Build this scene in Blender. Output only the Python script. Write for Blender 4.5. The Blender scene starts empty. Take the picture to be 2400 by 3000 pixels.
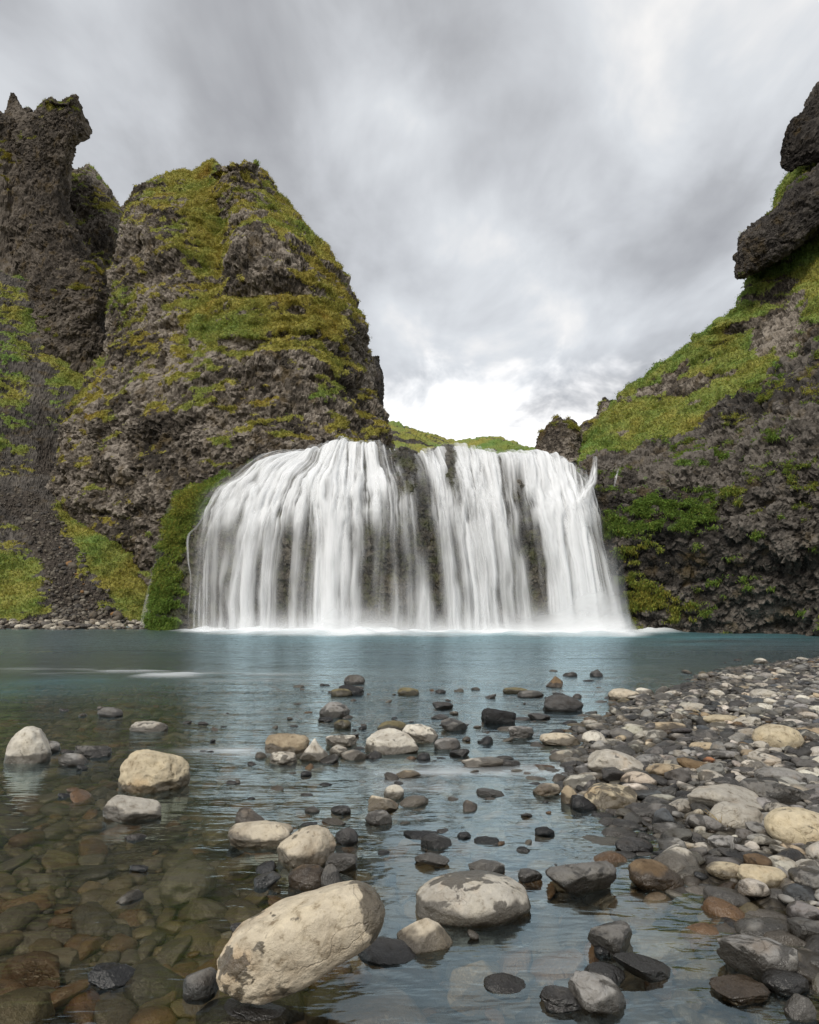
import bpy, bmesh, math, random
import numpy as np
from mathutils import Vector, Matrix, Euler

R = math.radians
random.seed(7)
rng = np.random.default_rng(7)
scene = bpy.context.scene
col = scene.collection

# ------------------------------------------------------------------ camera, sky, sun, exposure
CAM_H, FPX, PITCH = 1.0, 2000.0, R(7.4)          # metres, focal length in pixels of the 2400x3000 frame, tilt up
cd = bpy.data.cameras.new('camera')
cam = bpy.data.objects.new('camera', cd); col.objects.link(cam)
cd.sensor_fit = 'VERTICAL'; cd.sensor_height = 36.0; cd.lens = 24.0
cd.clip_start = 0.05; cd.clip_end = 6000
cam.location = (0, 0, CAM_H); cam.rotation_euler = (R(90) + PITCH, 0, 0)
scene.camera = cam

SUN_EL, SUN_AZ = R(44), R(208)                   # azimuth clockwise from +Y
w = bpy.data.worlds.new('World'); scene.world = w; w.use_nodes = True
sun_d = bpy.data.lights.new('sun', 'SUN'); sun_d.energy = 1.5; sun_d.angle = R(14); sun_d.color = (1.0, 0.94, 0.85)
sun = bpy.data.objects.new('sun', sun_d); col.objects.link(sun)
sd = Vector((math.sin(SUN_AZ) * math.cos(SUN_EL), math.cos(SUN_AZ) * math.cos(SUN_EL), math.sin(SUN_EL)))
sun.rotation_euler = (-sd).to_track_quat('-Z', 'Y').to_euler(); sun.location = sd * 60
scene.view_settings.view_transform = 'Standard'; scene.view_settings.look = 'None'
scene.view_settings.gamma = 1.0; scene.view_settings.exposure = 0.5
scene.cycles.max_bounces = 8; scene.cycles.transparent_max_bounces = 24
scene.cycles.diffuse_bounces = 3; scene.cycles.glossy_bounces = 3
scene.cycles.caustics_reflective = False; scene.cycles.caustics_refractive = False
scene.cycles.use_denoising = True

# ------------------------------------------------------------------ node helper
class NT:
    def __init__(s, tree): s.t = tree
    def n(s, typ, ins=None, out=0, **props):
        nd = s.t.nodes.new(typ)
        for k, v in props.items(): setattr(nd, k, v)
        for k, v in (ins or {}).items():
            if isinstance(v, bpy.types.NodeSocket): s.t.links.new(v, nd.inputs[k])
            else: nd.inputs[k].default_value = v
        return nd.outputs[out] if out is not None else nd
    def math(s, op, a, b=0.0, c=0.0, clamp=False):
        return s.n('ShaderNodeMath', {0: a, 1: b, 2: c}, operation=op, use_clamp=clamp)
    def mixc(s, f, a, b, blend='MIX'):
        nd = s.t.nodes.new('ShaderNodeMix'); nd.data_type = 'RGBA'; nd.blend_type = blend; nd.clamp_factor = True
        for k, v in ((0, f), (6, a), (7, b)):
            if isinstance(v, bpy.types.NodeSocket): s.t.links.new(v, nd.inputs[k])
            else: nd.inputs[k].default_value = (*v, 1) if (k and len(v) == 3) else v
        return nd.outputs[2]
    def ramp(s, f, stops, interp='LINEAR'):
        nd = s.t.nodes.new('ShaderNodeValToRGB'); nd.color_ramp.interpolation = interp
        e = nd.color_ramp.elements
        while len(e) < len(stops): e.new(0.5)
        for el, (p, c) in zip(e, stops):
            el.position = p; el.color = (*c, 1) if len(c) == 3 else c
        s.t.links.new(f, nd.inputs[0]); return nd.outputs[0]
    def smooth(s, v, a, b):
        return s.n('ShaderNodeMapRange', {0: v, 1: a, 2: b, 3: 0.0, 4: 1.0}, interpolation_type='SMOOTHSTEP')
    def noise(s, vec, scale, detail=4, rough=0.55, dist=0.0):
        return s.n('ShaderNodeTexNoise', {'Vector': vec, 'Scale': scale, 'Detail': detail, 'Roughness': rough, 'Distortion': dist})
    def attr(s, name, out=2): return s.n('ShaderNodeAttribute', attribute_name=name, out=out)
    def scalev(s, vec, sc): return s.n('ShaderNodeVectorMath', {0: vec, 1: sc}, operation='MULTIPLY')

def new_mat(name):
    m = bpy.data.materials.new(name); m.use_nodes = True; m.node_tree.nodes.clear()
    return m, NT(m.node_tree)
def finish(nt, shader, disp=None, vol=None):
    o = nt.t.nodes.new('ShaderNodeOutputMaterial'); nt.t.links.new(shader, o.inputs[0])

# ------------------------------------------------------------------ world: a lit deck of cloud over a Nishita sky
nt = NT(w.node_tree); w.node_tree.nodes.clear()
sky = nt.n('ShaderNodeTexSky', sky_type='NISHITA', sun_disc=False, sun_elevation=SUN_EL, sun_rotation=SUN_AZ)
skyc = nt.n('ShaderNodeVectorMath', {0: sky, 1: (0.11, 0.11, 0.11)}, operation='MULTIPLY')
dirv = nt.n('ShaderNodeTexCoord', out=0)
sx = nt.n('ShaderNodeSeparateXYZ', {0: dirv}, out=None)
zc = nt.math('ADD', nt.math('MAXIMUM', sx.outputs[2], 0.0), 0.22)
cp = nt.n('ShaderNodeCombineXYZ', {0: nt.math('DIVIDE', sx.outputs[0], zc), 1: nt.math('MULTIPLY', nt.math('DIVIDE', sx.outputs[1], zc), 0.62), 2: 7.9})
n1 = nt.noise(cp, 1.9, 4, 0.5, 0.35)
n2 = nt.noise(nt.n('ShaderNodeVectorMath', {0: cp, 1: (5.3, 1.9, 0)}, operation='ADD'), 4.2, 5, 0.58, 0.3)
nn = nt.math('ADD', nt.math('MULTIPLY', n1, 0.70), nt.math('MULTIPLY', n2, 0.30))
cloud = nt.ramp(nn, [(0.36, (0.27, 0.27, 0.28)), (0.44, (0.355, 0.36, 0.37)), (0.50, (0.445, 0.455, 0.47)), (0.57, (0.55, 0.565, 0.58)), (0.66, (0.78, 0.755, 0.725))])
glow = nt.math('MULTIPLY', nt.smooth(nt.math('SUBTRACT', sx.outputs[2], nt.math('MULTIPLY', nt.math('SUBTRACT', n2, 0.5), 0.30)), 0.325, 0.235), 0.85)
cloud = nt.mixc(glow, cloud, (1.02, 0.995, 0.97))
cloud = nt.mixc(0.10, cloud, skyc)
bg = nt.n('ShaderNodeBackground', {0: cloud, 1: 1.0})
wo = nt.t.nodes.new('ShaderNodeOutputWorld'); nt.t.links.new(bg, wo.inputs[0])

# ------------------------------------------------------------------ picture geometry -> metres
cP, sP = math.cos(PITCH), math.sin(PITCH)
def ray(px, py):
    a, b = (px - 1200) / FPX, -(py - 1500) / FPX
    return np.array([a, cP - b * sP, sP + b * cP])
def at(px, py, Y):
    d = ray(px, py); t = Y / d[1]
    return np.array([d[0] * t, Y, CAM_H + d[2] * t])
def ground(px, py, z=0.0):
    d = ray(px, py); t = (z - CAM_H) / d[2]
    return np.array([d[0] * t, d[1] * t, z])
def project(P):
    P = np.asarray(P, float); q = P - np.array([0, 0, CAM_H])
    dep = q[..., 1] * cP + q[..., 2] * sP; up = -q[..., 1] * sP + q[..., 2] * cP
    dep = np.where(np.abs(dep) < 1e-3, 1e-3, dep)
    return 1200 + FPX * q[..., 0] / dep, 1500 - FPX * up / dep, dep

# ------------------------------------------------------------------ numpy noise
def _h(i, j, k, s):
    with np.errstate(over='ignore'):
        h = i.astype(np.uint32) * np.uint32(374761393) + j.astype(np.uint32) * np.uint32(668265263) + k.astype(np.uint32) * np.uint32(2246822519) + np.uint32(s * 3266489917 & 0xffffffff)
        h = (h ^ (h >> np.uint32(13))) * np.uint32(1274126177); h = (h ^ (h >> np.uint32(16))) * np.uint32(2654435761)
        return (h ^ (h >> np.uint32(15))).astype(np.float64) / 4294967295.0
def vnoise(P, s=0):
    I = np.floor(P).astype(np.int64); f = P - I; u = f * f * f * (f * (f * 6 - 15) + 10)
    r = 0
    for a in (0, 1):
        wa = u[:, 0] if a else 1 - u[:, 0]
        for b in (0, 1):
            wb = u[:, 1] if b else 1 - u[:, 1]
            for c in (0, 1):
                wc = u[:, 2] if c else 1 - u[:, 2]
                r = r + wa * wb * wc * _h(I[:, 0] + a, I[:, 1] + b, I[:, 2] + c, s)
    return r * 2 - 1
def fbm(P, octv=4, s=0, gain=0.5, lac=2.03):
    r, a, t = 0, 1.0, 0
    for o in range(octv):
        r = r + a * vnoise(P * lac ** o + 17.3 * o, s + o); t += a; a *= gain
    return r / t * 1.5
def worley(P, s=0):
    I = np.floor(P).astype(np.int64); f = P - I
    F1 = np.full(len(P), 9.0); F2 = F1.copy(); ID = np.zeros(len(P))
    for a in (-1, 0, 1):
        for b in (-1, 0, 1):
            for c in (-1, 0, 1):
                i, j, k = I[:, 0] + a, I[:, 1] + b, I[:, 2] + c
                d = np.sqrt((a + _h(i, j, k, s) - f[:, 0]) ** 2 + (b + _h(i, j, k, s + 1) - f[:, 1]) ** 2 + (c + _h(i, j, k, s + 2) - f[:, 2]) ** 2)
                m = d < F1
                F2 = np.where(m, F1, np.minimum(F2, d)); ID = np.where(m, _h(i, j, k, s + 3), ID); F1 = np.where(m, d, F1)
    return F1, F2, ID
def sstep(x, a, b):
    t = np.clip((x - a) / (b - a), 0, 1); return t * t * (3 - 2 * t)

# ------------------------------------------------------------------ mesh helpers
def mesh_obj(name, V, F, mat, parent=None, smooth=True, attrs=None, colors=None, **props):
    me = bpy.data.meshes.new(name)
    V = np.asarray(V, np.float32); F = np.asarray(F, np.int32)
    k = F.shape[1]
    me.vertices.add(len(V)); me.vertices.foreach_set('co', V.ravel())
    me.loops.add(F.size); me.loops.foreach_set('vertex_index', F.ravel())
    me.polygons.add(len(F)); me.polygons.foreach_set('loop_start', np.arange(0, F.size, k, dtype=np.int32))
    me.polygons.foreach_set('loop_total', np.full(len(F), k, np.int32))
    me.polygons.foreach_set('use_smooth', np.full(len(F), smooth, bool))
    for an, av in (attrs or {}).items():
        me.attributes.new(an, 'FLOAT', 'POINT').data.foreach_set('value', np.asarray(av, np.float32))
    for an, av in (colors or {}).items():
        me.attributes.new(an, 'FLOAT_COLOR', 'POINT').data.foreach_set('color', np.asarray(av, np.float32).ravel())
    me.update(calc_edges=True); me.validate()
    me.materials.append(mat)
    o = bpy.data.objects.new(name, me); col.objects.link(o)
    if parent is not None: o.parent = parent
    for a, b in props.items(): o[a] = b
    return o
def grid_faces(nv, nu):
    i = np.arange((nv - 1) * (nu - 1)); r, c = i // (nu - 1), i % (nu - 1); a = r * nu + c
    return np.stack([a, a + 1, a + nu + 1, a + nu], 1)
def cr_matrix(n, m):
    M = np.zeros((m, n)); t = np.linspace(0, n - 1, m)
    for r, x in enumerate(t):
        i = min(int(x), n - 2); f = x - i
        ws = (-.5 * f + f * f - .5 * f ** 3, 1 - 2.5 * f * f + 1.5 * f ** 3, .5 * f + 2 * f * f - 1.5 * f ** 3, -.5 * f * f + .5 * f ** 3)
        for k, wk in enumerate(ws):
            j = i - 1 + k
            if j < 0: M[r, 0] += 2 * wk; M[r, 1] -= wk
            elif j >= n: M[r, n - 1] += 2 * wk; M[r, n - 2] -= wk
            else: M[r, j] += wk
    return M
def net_surface(ctrl, nv, nu):
    C = np.asarray(ctrl, float)
    A, B = cr_matrix(C.shape[0], nv), cr_matrix(C.shape[1], nu)
    return np.einsum('vi,ijk,uj->vuk', A, C, B)
def grid_normals(G):
    du = np.gradient(G, axis=1); dv = np.gradient(G, axis=0)
    n = np.cross(du, dv); n /= np.linalg.norm(n, axis=2, keepdims=True) + 1e-9
    return n
def blur(A, k):
    for ax in (0, 1):
        p = np.pad(A, [(k, k) if i == ax else (0, 0) for i in range(A.ndim)], mode='edge')
        c = np.cumsum(p, axis=ax); c = np.concatenate([np.zeros_like(np.take(c, [0], ax)), c], ax)
        n = A.shape[ax]; hi = np.take(c, np.arange(2 * k + 1, 2 * k + 1 + n), ax); lo = np.take(c, np.arange(0, n), ax)
        A = (hi - lo) / (2 * k + 1)
    return A
def pts(rows): return [[at(*p) for p in r] for r in rows]
OFF = [(0.06, 14), (0.0, 8), (0.10, 4.5), (0.28, 2), (0.5, .5), (0.74, 0), (0.90, 1.5), (1.0, 6), (0.95, 14)]
def loft_rows(rows, k=1.0, off=OFF):
    out = []
    for (py, L, Rr, Y) in rows: out.append([at(L + f * (Rr - L), py, Y + d * k) for f, d in off])
    return out

def blobs(px, py, lst):
    r = np.zeros_like(px)
    for (x, y, rx, ry, a) in lst: r = r + a * np.exp(-((px - x) / rx) ** 2 - ((py - y) / ry) ** 2)
    return r

def rock_surface(name, mat, ctrl, nv, nu, seed, big=1.0, mid=1.0, lump=1.0, fine=1.0, moss_bias=0.0, slope_w=1.0, moss_list=(), ledge=0.0,
                 parent=None, tuft=0, tuft_mat=None, bright=0.0, bright_list=(), extra=None, tuft_len=0.075, scale=1.0, kind='structure', label=None, category=None, earth_list=(), tuft_min=0.4, hue_bias=0.0, inset=0.2, facet=1.0, ms=1.0):
    G = net_surface(ctrl, nv, nu)
    n = grid_normals(G)
    c = G.reshape(-1, 3); mid_pt = c.mean(0)
    if np.sum(n * (np.array([0, 0, 1.0]) - G)) < 0: n = -n
    P = G.reshape(-1, 3); Nn = n.reshape(-1, 3)
    px, py, dep = project(P)
    d = big * 1.0 * fbm(P * 0.2 / scale, 3, seed) + mid * 0.42 * fbm(P * 0.75 / scale, 4, seed + 9)
    if ledge:
        q = P[:, 2] * 0.42 / scale + 0.7 * fbm(P * 0.22 / scale, 3, seed + 40); fr = q - np.floor(q)
        d = d + ledge * (sstep(fr, 0, .25) - fr)
    if extra is not None: d = d + extra(P, px, py)
    h1, h2, idC = worley((P + .35 * np.stack([vnoise(P * .8, seed + 6), vnoise(P * .8, seed + 7), vnoise(P * .8, seed + 8)], 1)) * np.array([1, 1, .8]) / (1.5 * scale), seed + 15)
    d = d + facet * scale * (.42 * (idC - .5) * sstep(h2 - h1, 0, .16) + .16 * (.5 - h1)) - inset
    P1 = P + Nn * d[:, None]
    G1 = P1.reshape(G.shape); N1 = grid_normals(G1)
    if np.sum(N1 * n) < 0: N1 = -N1
    Nb = blur(N1, 2).reshape(-1, 3); Nb /= np.linalg.norm(Nb, axis=1, keepdims=True)
    # chunks set in the rock
    W = P1 + 0.18 * np.stack([vnoise(P1 * 1.7, seed + 3), vnoise(P1 * 1.7, seed + 4), vnoise(P1 * 1.7, seed + 5)], 1)
    f1, f2, idA = worley(W * np.array([1, 1, 1.35]) / (0.50 * scale), seed + 11)
    g1, g2, idB = worley(W * np.array([1, 1, 1.2]) / (0.21 * scale), seed + 21)
    chunk = lump * scale * (0.09 * (0.55 - f1) + 0.13 * (idA - .5) * sstep(f2 - f1, 0, .10) + 0.07 * (0.55 - g1) + 0.14 * (idB - .5) * sstep(g2 - g1, 0, .12))
    hf = fine * 0.05 * scale * fbm(P1 * 5.0 / scale, 3, seed + 31)
    # moss: on what faces up, in patches of its own
    st = fbm(P1 * np.array([.55, .55, 1.6]) * ms / scale, 4, seed + 51)
    pt = fbm(P1 * np.array([1.5, 1.5, 3.4]) * ms / scale, 4, seed + 61)
    mv = moss_bias + slope_w * (Nb[:, 2] - 0.15) + 0.50 * st + 0.55 * pt + 0.16 * (idB - .5)
    if len(moss_list): mv = mv + blobs(px, py, moss_list)
    earth = np.clip(blobs(px, py, earth_list) + 0.25 * st, 0, 1.2) if len(earth_list) else np.zeros(len(P1))
    if len(earth_list): mv = mv - 1.3 * sstep(earth + .9 * pt, .0, 1.1)
    moss = sstep(mv, -0.10, 0.62)
    mo_rel = 0.20 * np.maximum(0, fbm(P1 * np.array([1.6, 1.6, 4.5]) / scale, 3, seed + 71)) + 0.03
    d2 = (chunk + hf) * (1 - 0.65 * moss) + moss * mo_rel * scale
    P2 = P1 + Nb * d2[:, None] + np.random.default_rng(seed).normal(0, .016 * scale, P1.shape) * (1 - .5 * moss)[:, None]
    tone = np.clip(0.5 + 0.55 * (idB - .5) + 0.5 * (idA - .5) + 0.5 * fbm(P1 * .35 / scale, 3, seed + 81) + bright + (blobs(px, py, bright_list) if len(bright_list) else 0), 0, 1)
    hue = np.clip(0.55 + hue_bias + 0.34 * fbm(P1 * .5 / scale, 4, seed + 91) + 0.10 * pt, 0, 1)
    o = mesh_obj(name, P2, grid_faces(nv, nu), mat, parent, False, {'moss': moss, 'tone': tone, 'hue': hue, 'earth': earth})
    if kind: o['kind'] = kind
    if label: o['label'] = label
    if category: o['category'] = category
    if tuft:
        G2 = P2.reshape(G.shape)
        area = np.linalg.norm(np.cross(np.gradient(G2, axis=1), np.gradient(G2, axis=0)), axis=2).ravel()
        vis = (px > -200) & (px < 2600) & (py > -100)
        wgt = area * np.where(moss > tuft_min, moss, 0) * vis * np.maximum(0.12, np.einsum('ij,ij->i', Nb, (np.array([0, 0, 1.0]) - P2) / np.linalg.norm(P2, axis=1, keepdims=True)) + .25)
        tufts(P2, Nb, wgt, hue, tuft, tuft_len, tuft_mat, o, seed)
    return o, P2, Nb, moss, hue

def tufts(P, N, wgt, hue, count, length, mat, parent, seed, blades=3, droop=0.8, name='moss', width=0.024, jit=0.06):
    r = np.random.default_rng(seed)
    if wgt.sum() <= 0: return None
    idx = r.choice(len(P), count, p=wgt / wgt.sum())
    idx = np.repeat(idx, blades); n = len(idx)
    base = P[idx] + r.normal(0, jit, (n, 3)) * np.array([1, 1, .6]) - N[idx] * 0.02
    dirv = N[idx] * 0.8 + np.array([0, 0, -1.0]) * droop * (1 - np.clip(N[idx][:, 2:3], 0, 1)) + r.normal(0, .45, (n, 3)) + np.array([0, 0, .25])
    dirv /= np.linalg.norm(dirv, axis=1, keepdims=True)
    side = np.cross(dirv, r.normal(0, 1, (n, 3))); side /= np.linalg.norm(side, axis=1, keepdims=True)
    L = (length * r.uniform(.5, 1.4, n))[:, None]; wd = (width * r.uniform(.6, 1.3, n))[:, None]
    midp = base + dirv * L * .55; tip = base + dirv * L + np.array([0, 0, -.35]) * L
    V = np.stack([base - side * wd * .5, base + side * wd * .5, midp + side * wd * .45, midp - side * wd * .45, tip], 1).reshape(-1, 3)
    k = np.arange(n)[:, None] * 5
    F = np.concatenate([k + np.array([[0, 1, 2]]), k + np.array([[0, 2, 3]]), k + np.array([[3, 2, 4]])], 0)
    hv = np.clip(np.repeat(hue[idx] + r.normal(0, .14, n), 5), 0, 1); tv = np.repeat(r.uniform(0, 1, n), 5)
    return mesh_obj(name, V, F, mat, parent, False, {'hue': hv, 'tone': tv}, kind='stuff')

# ------------------------------------------------------------------ materials
def moss_colour(nt, hue, pos):
    c = nt.ramp(hue, [(0.06, (0.22, 0.135, 0.028)), (0.28, (0.30, 0.25, 0.058)), (0.50, (0.305, 0.285, 0.072)), (0.74, (0.215, 0.255, 0.065)), (0.96, (0.15, 0.24, 0.06))])
    v = nt.noise(pos, 9.0, 4, 0.65)
    return nt.mixc(1.0, c, nt.ramp(v, [(0.28, (0.42, 0.42, 0.42)), (0.72, (1.45, 1.42, 1.3))]), 'MULTIPLY')
def cliff_material(name, dark, midc, light, wet=0.0, rough=0.9, green=0.0):
    m, nt = new_mat(name)
    pos = nt.n('ShaderNodeNewGeometry', out=0)
    tone = nt.attr('tone'); moss = nt.attr('moss'); hue = nt.attr('hue'); earth = nt.attr('earth')
    nf = nt.noise(pos, 7.0, 5, 0.7); nf2 = nt.noise(pos, 22.0, 3, 0.6)
    t = nt.math('ADD', nt.math('MULTIPLY', tone, 0.72), nt.math('SUBTRACT', nt.math('MULTIPLY', nf, 1.5), 0.61))
    rock = nt.ramp(t, [(0.12, dark), (0.50, midc), (0.86, light)])
    fleck = nt.smooth(nf2, 0.62, 0.74)
    rock = nt.mixc(nt.math('MULTIPLY', fleck, 0.55), rock, (light[0] * 1.5, light[1] * 1.45, light[2] * 1.4))
    och = nt.smooth(nt.noise(pos, 1.3, 4, 0.6), 0.52, 0.70)
    rock = nt.mixc(nt.math('MULTIPLY', och, 0.40), rock, (0.13, 0.085, 0.022))
    if green: rock = nt.mixc(nt.math('MULTIPLY', nt.smooth(nt.noise(pos, 2.6, 4, .6), .45, .62), green), rock, (0.065, 0.075, 0.018))
    ea = nt.ramp(nt.noise(pos, 11.0, 4, .7), [(0.3, (0.022, 0.018, 0.015)), (0.55, (0.075, 0.062, 0.050)), (0.75, (0.17, 0.145, 0.12))])
    rock = nt.mixc(nt.smooth(earth, 0.3, 0.6), rock, ea)
    edge = nt.math('ADD', moss, nt.math('MULTIPLY', nt.math('SUBTRACT', nf, 0.5), 1.5))
    mf = nt.smooth(edge, 0.34, 0.54)
    basec = nt.mixc(mf, rock, moss_colour(nt, hue, pos))
    bmp = nt.n('ShaderNodeBump', {'Strength': 0.75, 'Distance': 0.06, 'Height': nt.math('ADD', nt.noise(pos, 16.0, 5, 0.7), nt.math('MULTIPLY', nf, 1.4))})
    ro = nt.math('ADD', rough - wet * .35, nt.math('MULTIPLY', mf, wet * .35))
    b = nt.n('ShaderNodeBsdfPrincipled', {'Base Color': basec, 'Roughness': ro, 'Normal': bmp, 'Specular IOR Level': 0.28 + wet * .25})
    finish(nt, b); return m
def tuft_material(name='moss_blades', gain=1.0):
    m, nt = new_mat(name)
    pos = nt.n('ShaderNodeNewGeometry', out=0)
    c = moss_colour(nt, nt.attr('hue'), pos)
    c = nt.mixc(1.0, c, nt.ramp(nt.attr('tone'), [(0, (0.62 * gain,) * 3), (1, (1.5 * gain, 1.5 * gain, 1.3 * gain))]), 'MULTIPLY')
    d = nt.n('ShaderNodeBsdfDiffuse', {0: c}); tr = nt.n('ShaderNodeBsdfTranslucent', {0: c})
    finish(nt, nt.n('ShaderNodeMixShader', {0: 0.35, 1: d, 2: tr})); return m

M_cliff = cliff_material('tuff_rock', (0.024, 0.020, 0.016), (0.100, 0.083, 0.065), (0.31, 0.27, 0.225))
M_pillar = cliff_material('brown_tuff', (0.034, 0.028, 0.022), (0.090, 0.074, 0.058), (0.17, 0.145, 0.118))
M_wall = cliff_material('dark_basalt', (0.012, 0.010, 0.008), (0.044, 0.037, 0.030), (0.16, 0.14, 0.118), wet=0.5)
M_ledge = cliff_material('ledge_rock', (0.020, 0.017, 0.015), (0.052, 0.045, 0.039), (0.10, 0.088, 0.076))
M_wetrock = cliff_material('wet_fall_rock', (0.014, 0.012, 0.009), (0.046, 0.038, 0.025), (0.11, 0.095, 0.07), wet=1.0, rough=.75, green=.55)
M_slope = cliff_material('scree', (0.030, 0.027, 0.024), (0.080, 0.071, 0.062), (0.15, 0.135, 0.118))
M_tuft = tuft_material()

def stone_material(name, from_attr=False):
    m, nt = new_mat(name)
    geo = nt.n('ShaderNodeNewGeometry', out=None); pos = geo.outputs[0]
    if from_attr:
        a = nt.n('ShaderNodeAttribute', attribute_name='stone', out=None); base, patch = a.outputs[0], a.outputs[3]
        tc = pos
    else:
        oi = nt.n('ShaderNodeObjectInfo', out=None); base, patch = oi.outputs['Color'], oi.outputs['Alpha']
        seed = oi.outputs['Random']
        tc = nt.n('ShaderNodeVectorMath', {0: pos, 1: nt.n('ShaderNodeCombineXYZ', {0: nt.math('MULTIPLY', seed, 31.0), 1: nt.math('MULTIPLY', seed, 17.0), 2: 0.0})}, operation='ADD')
    n_big = nt.noise(tc, 7.0, 4, 0.6, 0.4); n_mid = nt.noise(tc, 26.0, 5, 0.68); n_fine = nt.noise(tc, 120.0, 3, 0.7)
    c = nt.mixc(1.0, base, nt.ramp(n_big, [(0.3, (0.66, 0.63, 0.60)), (0.5, (1, 1, 1)), (0.72, (1.14, 1.12, 1.06))]), 'MULTIPLY')
    c = nt.mixc(1.0, c, nt.ramp(n_mid, [(0.30, (0.40, 0.36, 0.31)), (0.43, (0.90, 0.89, 0.87)), (0.55, (1.0, 1.0, 1.0)), (0.75, (1.2, 1.2, 1.18))]), 'MULTIPLY')
    c = nt.mixc(nt.math('MULTIPLY', nt.smooth(n_fine, .60, .72), .35), c, nt.mixc(1.0, c, (1.5, 1.45, 1.35), 'MULTIPLY'))
    c = nt.mixc(nt.math('MULTIPLY', nt.smooth(nt.noise(tc, 60.0, 4, .7), .58, .70), .5), c, nt.mixc(1.0, c, (0.42, 0.38, 0.33), 'MULTIPLY'))
    wv = nt.n('ShaderNodeVectorMath', {0: tc, 1: nt.n('ShaderNodeVectorMath', {0: nt.n('ShaderNodeTexNoise', {'Vector': tc, 'Scale': 9.0, 'Detail': 4.0}, out=1), 1: (.16, .16, .16)}, operation='MULTIPLY')}, operation='ADD')
    crk = nt.n('ShaderNodeTexVoronoi', {'Vector': wv, 'Scale': 6.5}, feature='DISTANCE_TO_EDGE')
    crack = nt.math('MULTIPLY', nt.smooth(crk, 0.022, 0.004), nt.smooth(nt.noise(tc, 4.0, 2, .5), .50, .60))
    c = nt.mixc(nt.math('MULTIPLY', crack, .22), c, nt.mixc(1.0, c, (0.38, 0.33, 0.28), 'MULTIPLY'))
    # rust tint
    rust = nt.smooth(nt.noise(tc, 5.0, 3, .6), .56, .72)
    c = nt.mixc(nt.math('MULTIPLY', rust, .32), c, nt.mixc(1.0, c, (1.12, 0.80, 0.50), 'MULTIPLY'))
    # damp patches
    pn = nt.noise(tc, 15.0, 4, 0.55, 0.6)
    thr = nt.n('ShaderNodeMapRange', {0: patch, 1: 0.0, 2: 1.0, 3: 0.70, 4: 0.32})
    damp = nt.smooth(nt.math('ADD', nt.math('SUBTRACT', pn, thr), nt.math('MULTIPLY', nt.attr('damp'), 0.6)), -0.03, 0.05)
    # wetted by the stream up to a ragged line a few centimetres above it
    z = nt.n('ShaderNodeSeparateXYZ', {0: pos}, out=2)
    wl = nt.math('SUBTRACT', z, nt.math('MULTIPLY', nt.math('SUBTRACT', nt.noise(pos, 4.0, 4, .6), 0.24), 0.15))
    wetl = nt.smooth(wl, 0.014, -0.002)
    wet = nt.math('MAXIMUM', damp, wetl)
    c = nt.mixc(wet, c, nt.mixc(1.0, c, (0.25, 0.24, 0.225), 'MULTIPLY'))
    ro = nt.math('SUBTRACT', 0.86, nt.math('MULTIPLY', wet, 0.58))
    h = nt.math('ADD', nt.math('SUBTRACT', nt.math('MULTIPLY', n_mid, 0.8), nt.math('MULTIPLY', crack, .15)), nt.math('ADD', nt.math('MULTIPLY', n_fine, 0.22), nt.math('MULTIPLY', n_big, .7)))
    bmp = nt.n('ShaderNodeBump', {'Strength': 0.8, 'Distance': 0.016, 'Height': h})
    b = nt.n('ShaderNodeBsdfPrincipled', {'Base Color': c, 'Roughness': ro, 'Normal': bmp, 'Specular IOR Level': nt.math('ADD', 0.25, nt.math('MULTIPLY', wet, .3))})
    finish(nt, b); return m
M_stone = stone_material('river_stone'); M_pebble = stone_material('pebble', True)

def water_material():
    m, nt = new_mat('river_water')
    pos = nt.n('ShaderNodeNewGeometry', out=0)
    rip = nt.attr('rip'); aer = nt.attr('aer'); foam = nt.attr('foam')
    sv = nt.scalev(pos, (0.9, 2.6, 1.0))
    h1 = nt.noise(sv, 1.3, 4, .55, .4); h2 = nt.noise(nt.scalev(pos, (2.2, 6.0, 1)), 2.2, 3, .55, .3)
    h = nt.math('MULTIPLY', nt.math('ADD', h1, nt.math('MULTIPLY', h2, .35)), rip)
    bmp = nt.n('ShaderNodeBump', {'Strength': 1.0, 'Distance': 0.11, 'Height': h})
    inc = nt.n('ShaderNodeNewGeometry', out=4)
    cosv = nt.math('ABSOLUTE', nt.n('ShaderNodeVectorMath', {0: bmp, 1: inc}, operation='DOT_PRODUCT', out=1))
    fr = nt.math('ADD', 0.055, nt.math('MULTIPLY', 0.945, nt.math('POWER', nt.math('SUBTRACT', 1.0, cosv, clamp=True), 3.0)), clamp=True)   # reflectance rising towards grazing, the same from both sides
    ro = nt.math('ADD', 0.06, nt.math('MULTIPLY', rip, 0.26))
    gl = nt.n('ShaderNodeBsdfGlossy', {'Color': (0.72, 0.92, 1.0, 1), 'Roughness': ro, 'Normal': bmp})
    tr = nt.n('ShaderNodeBsdfTransparent', {0: (0.90, 0.86, 0.75, 1)})
    streak = nt.noise(nt.scalev(pos, (0.3, 0.9, 1)), 1.2, 5, .65, .5)
    tq = nt.n('ShaderNodeBsdfDiffuse', {0: nt.mixc(streak, (0.02, 0.10, 0.12), (0.13, 0.42, 0.48))})
    body = nt.n('ShaderNodeMixShader', {0: nt.math('MULTIPLY', aer, nt.ramp(streak, [(.3, (.35, .35, .35)), (.65, (1, 1, 1))])), 1: tr, 2: tq})
    s = nt.n('ShaderNodeMixShader', {0: fr, 1: body, 2: gl})
    fo = nt.n('ShaderNodeBsdfDiffuse', {0: (0.86, 0.90, 0.92, 1)})
    s = nt.n('ShaderNodeMixShader', {0: foam, 1: s, 2: fo})
    finish(nt, s); return m
M_water = water_material()

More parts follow.
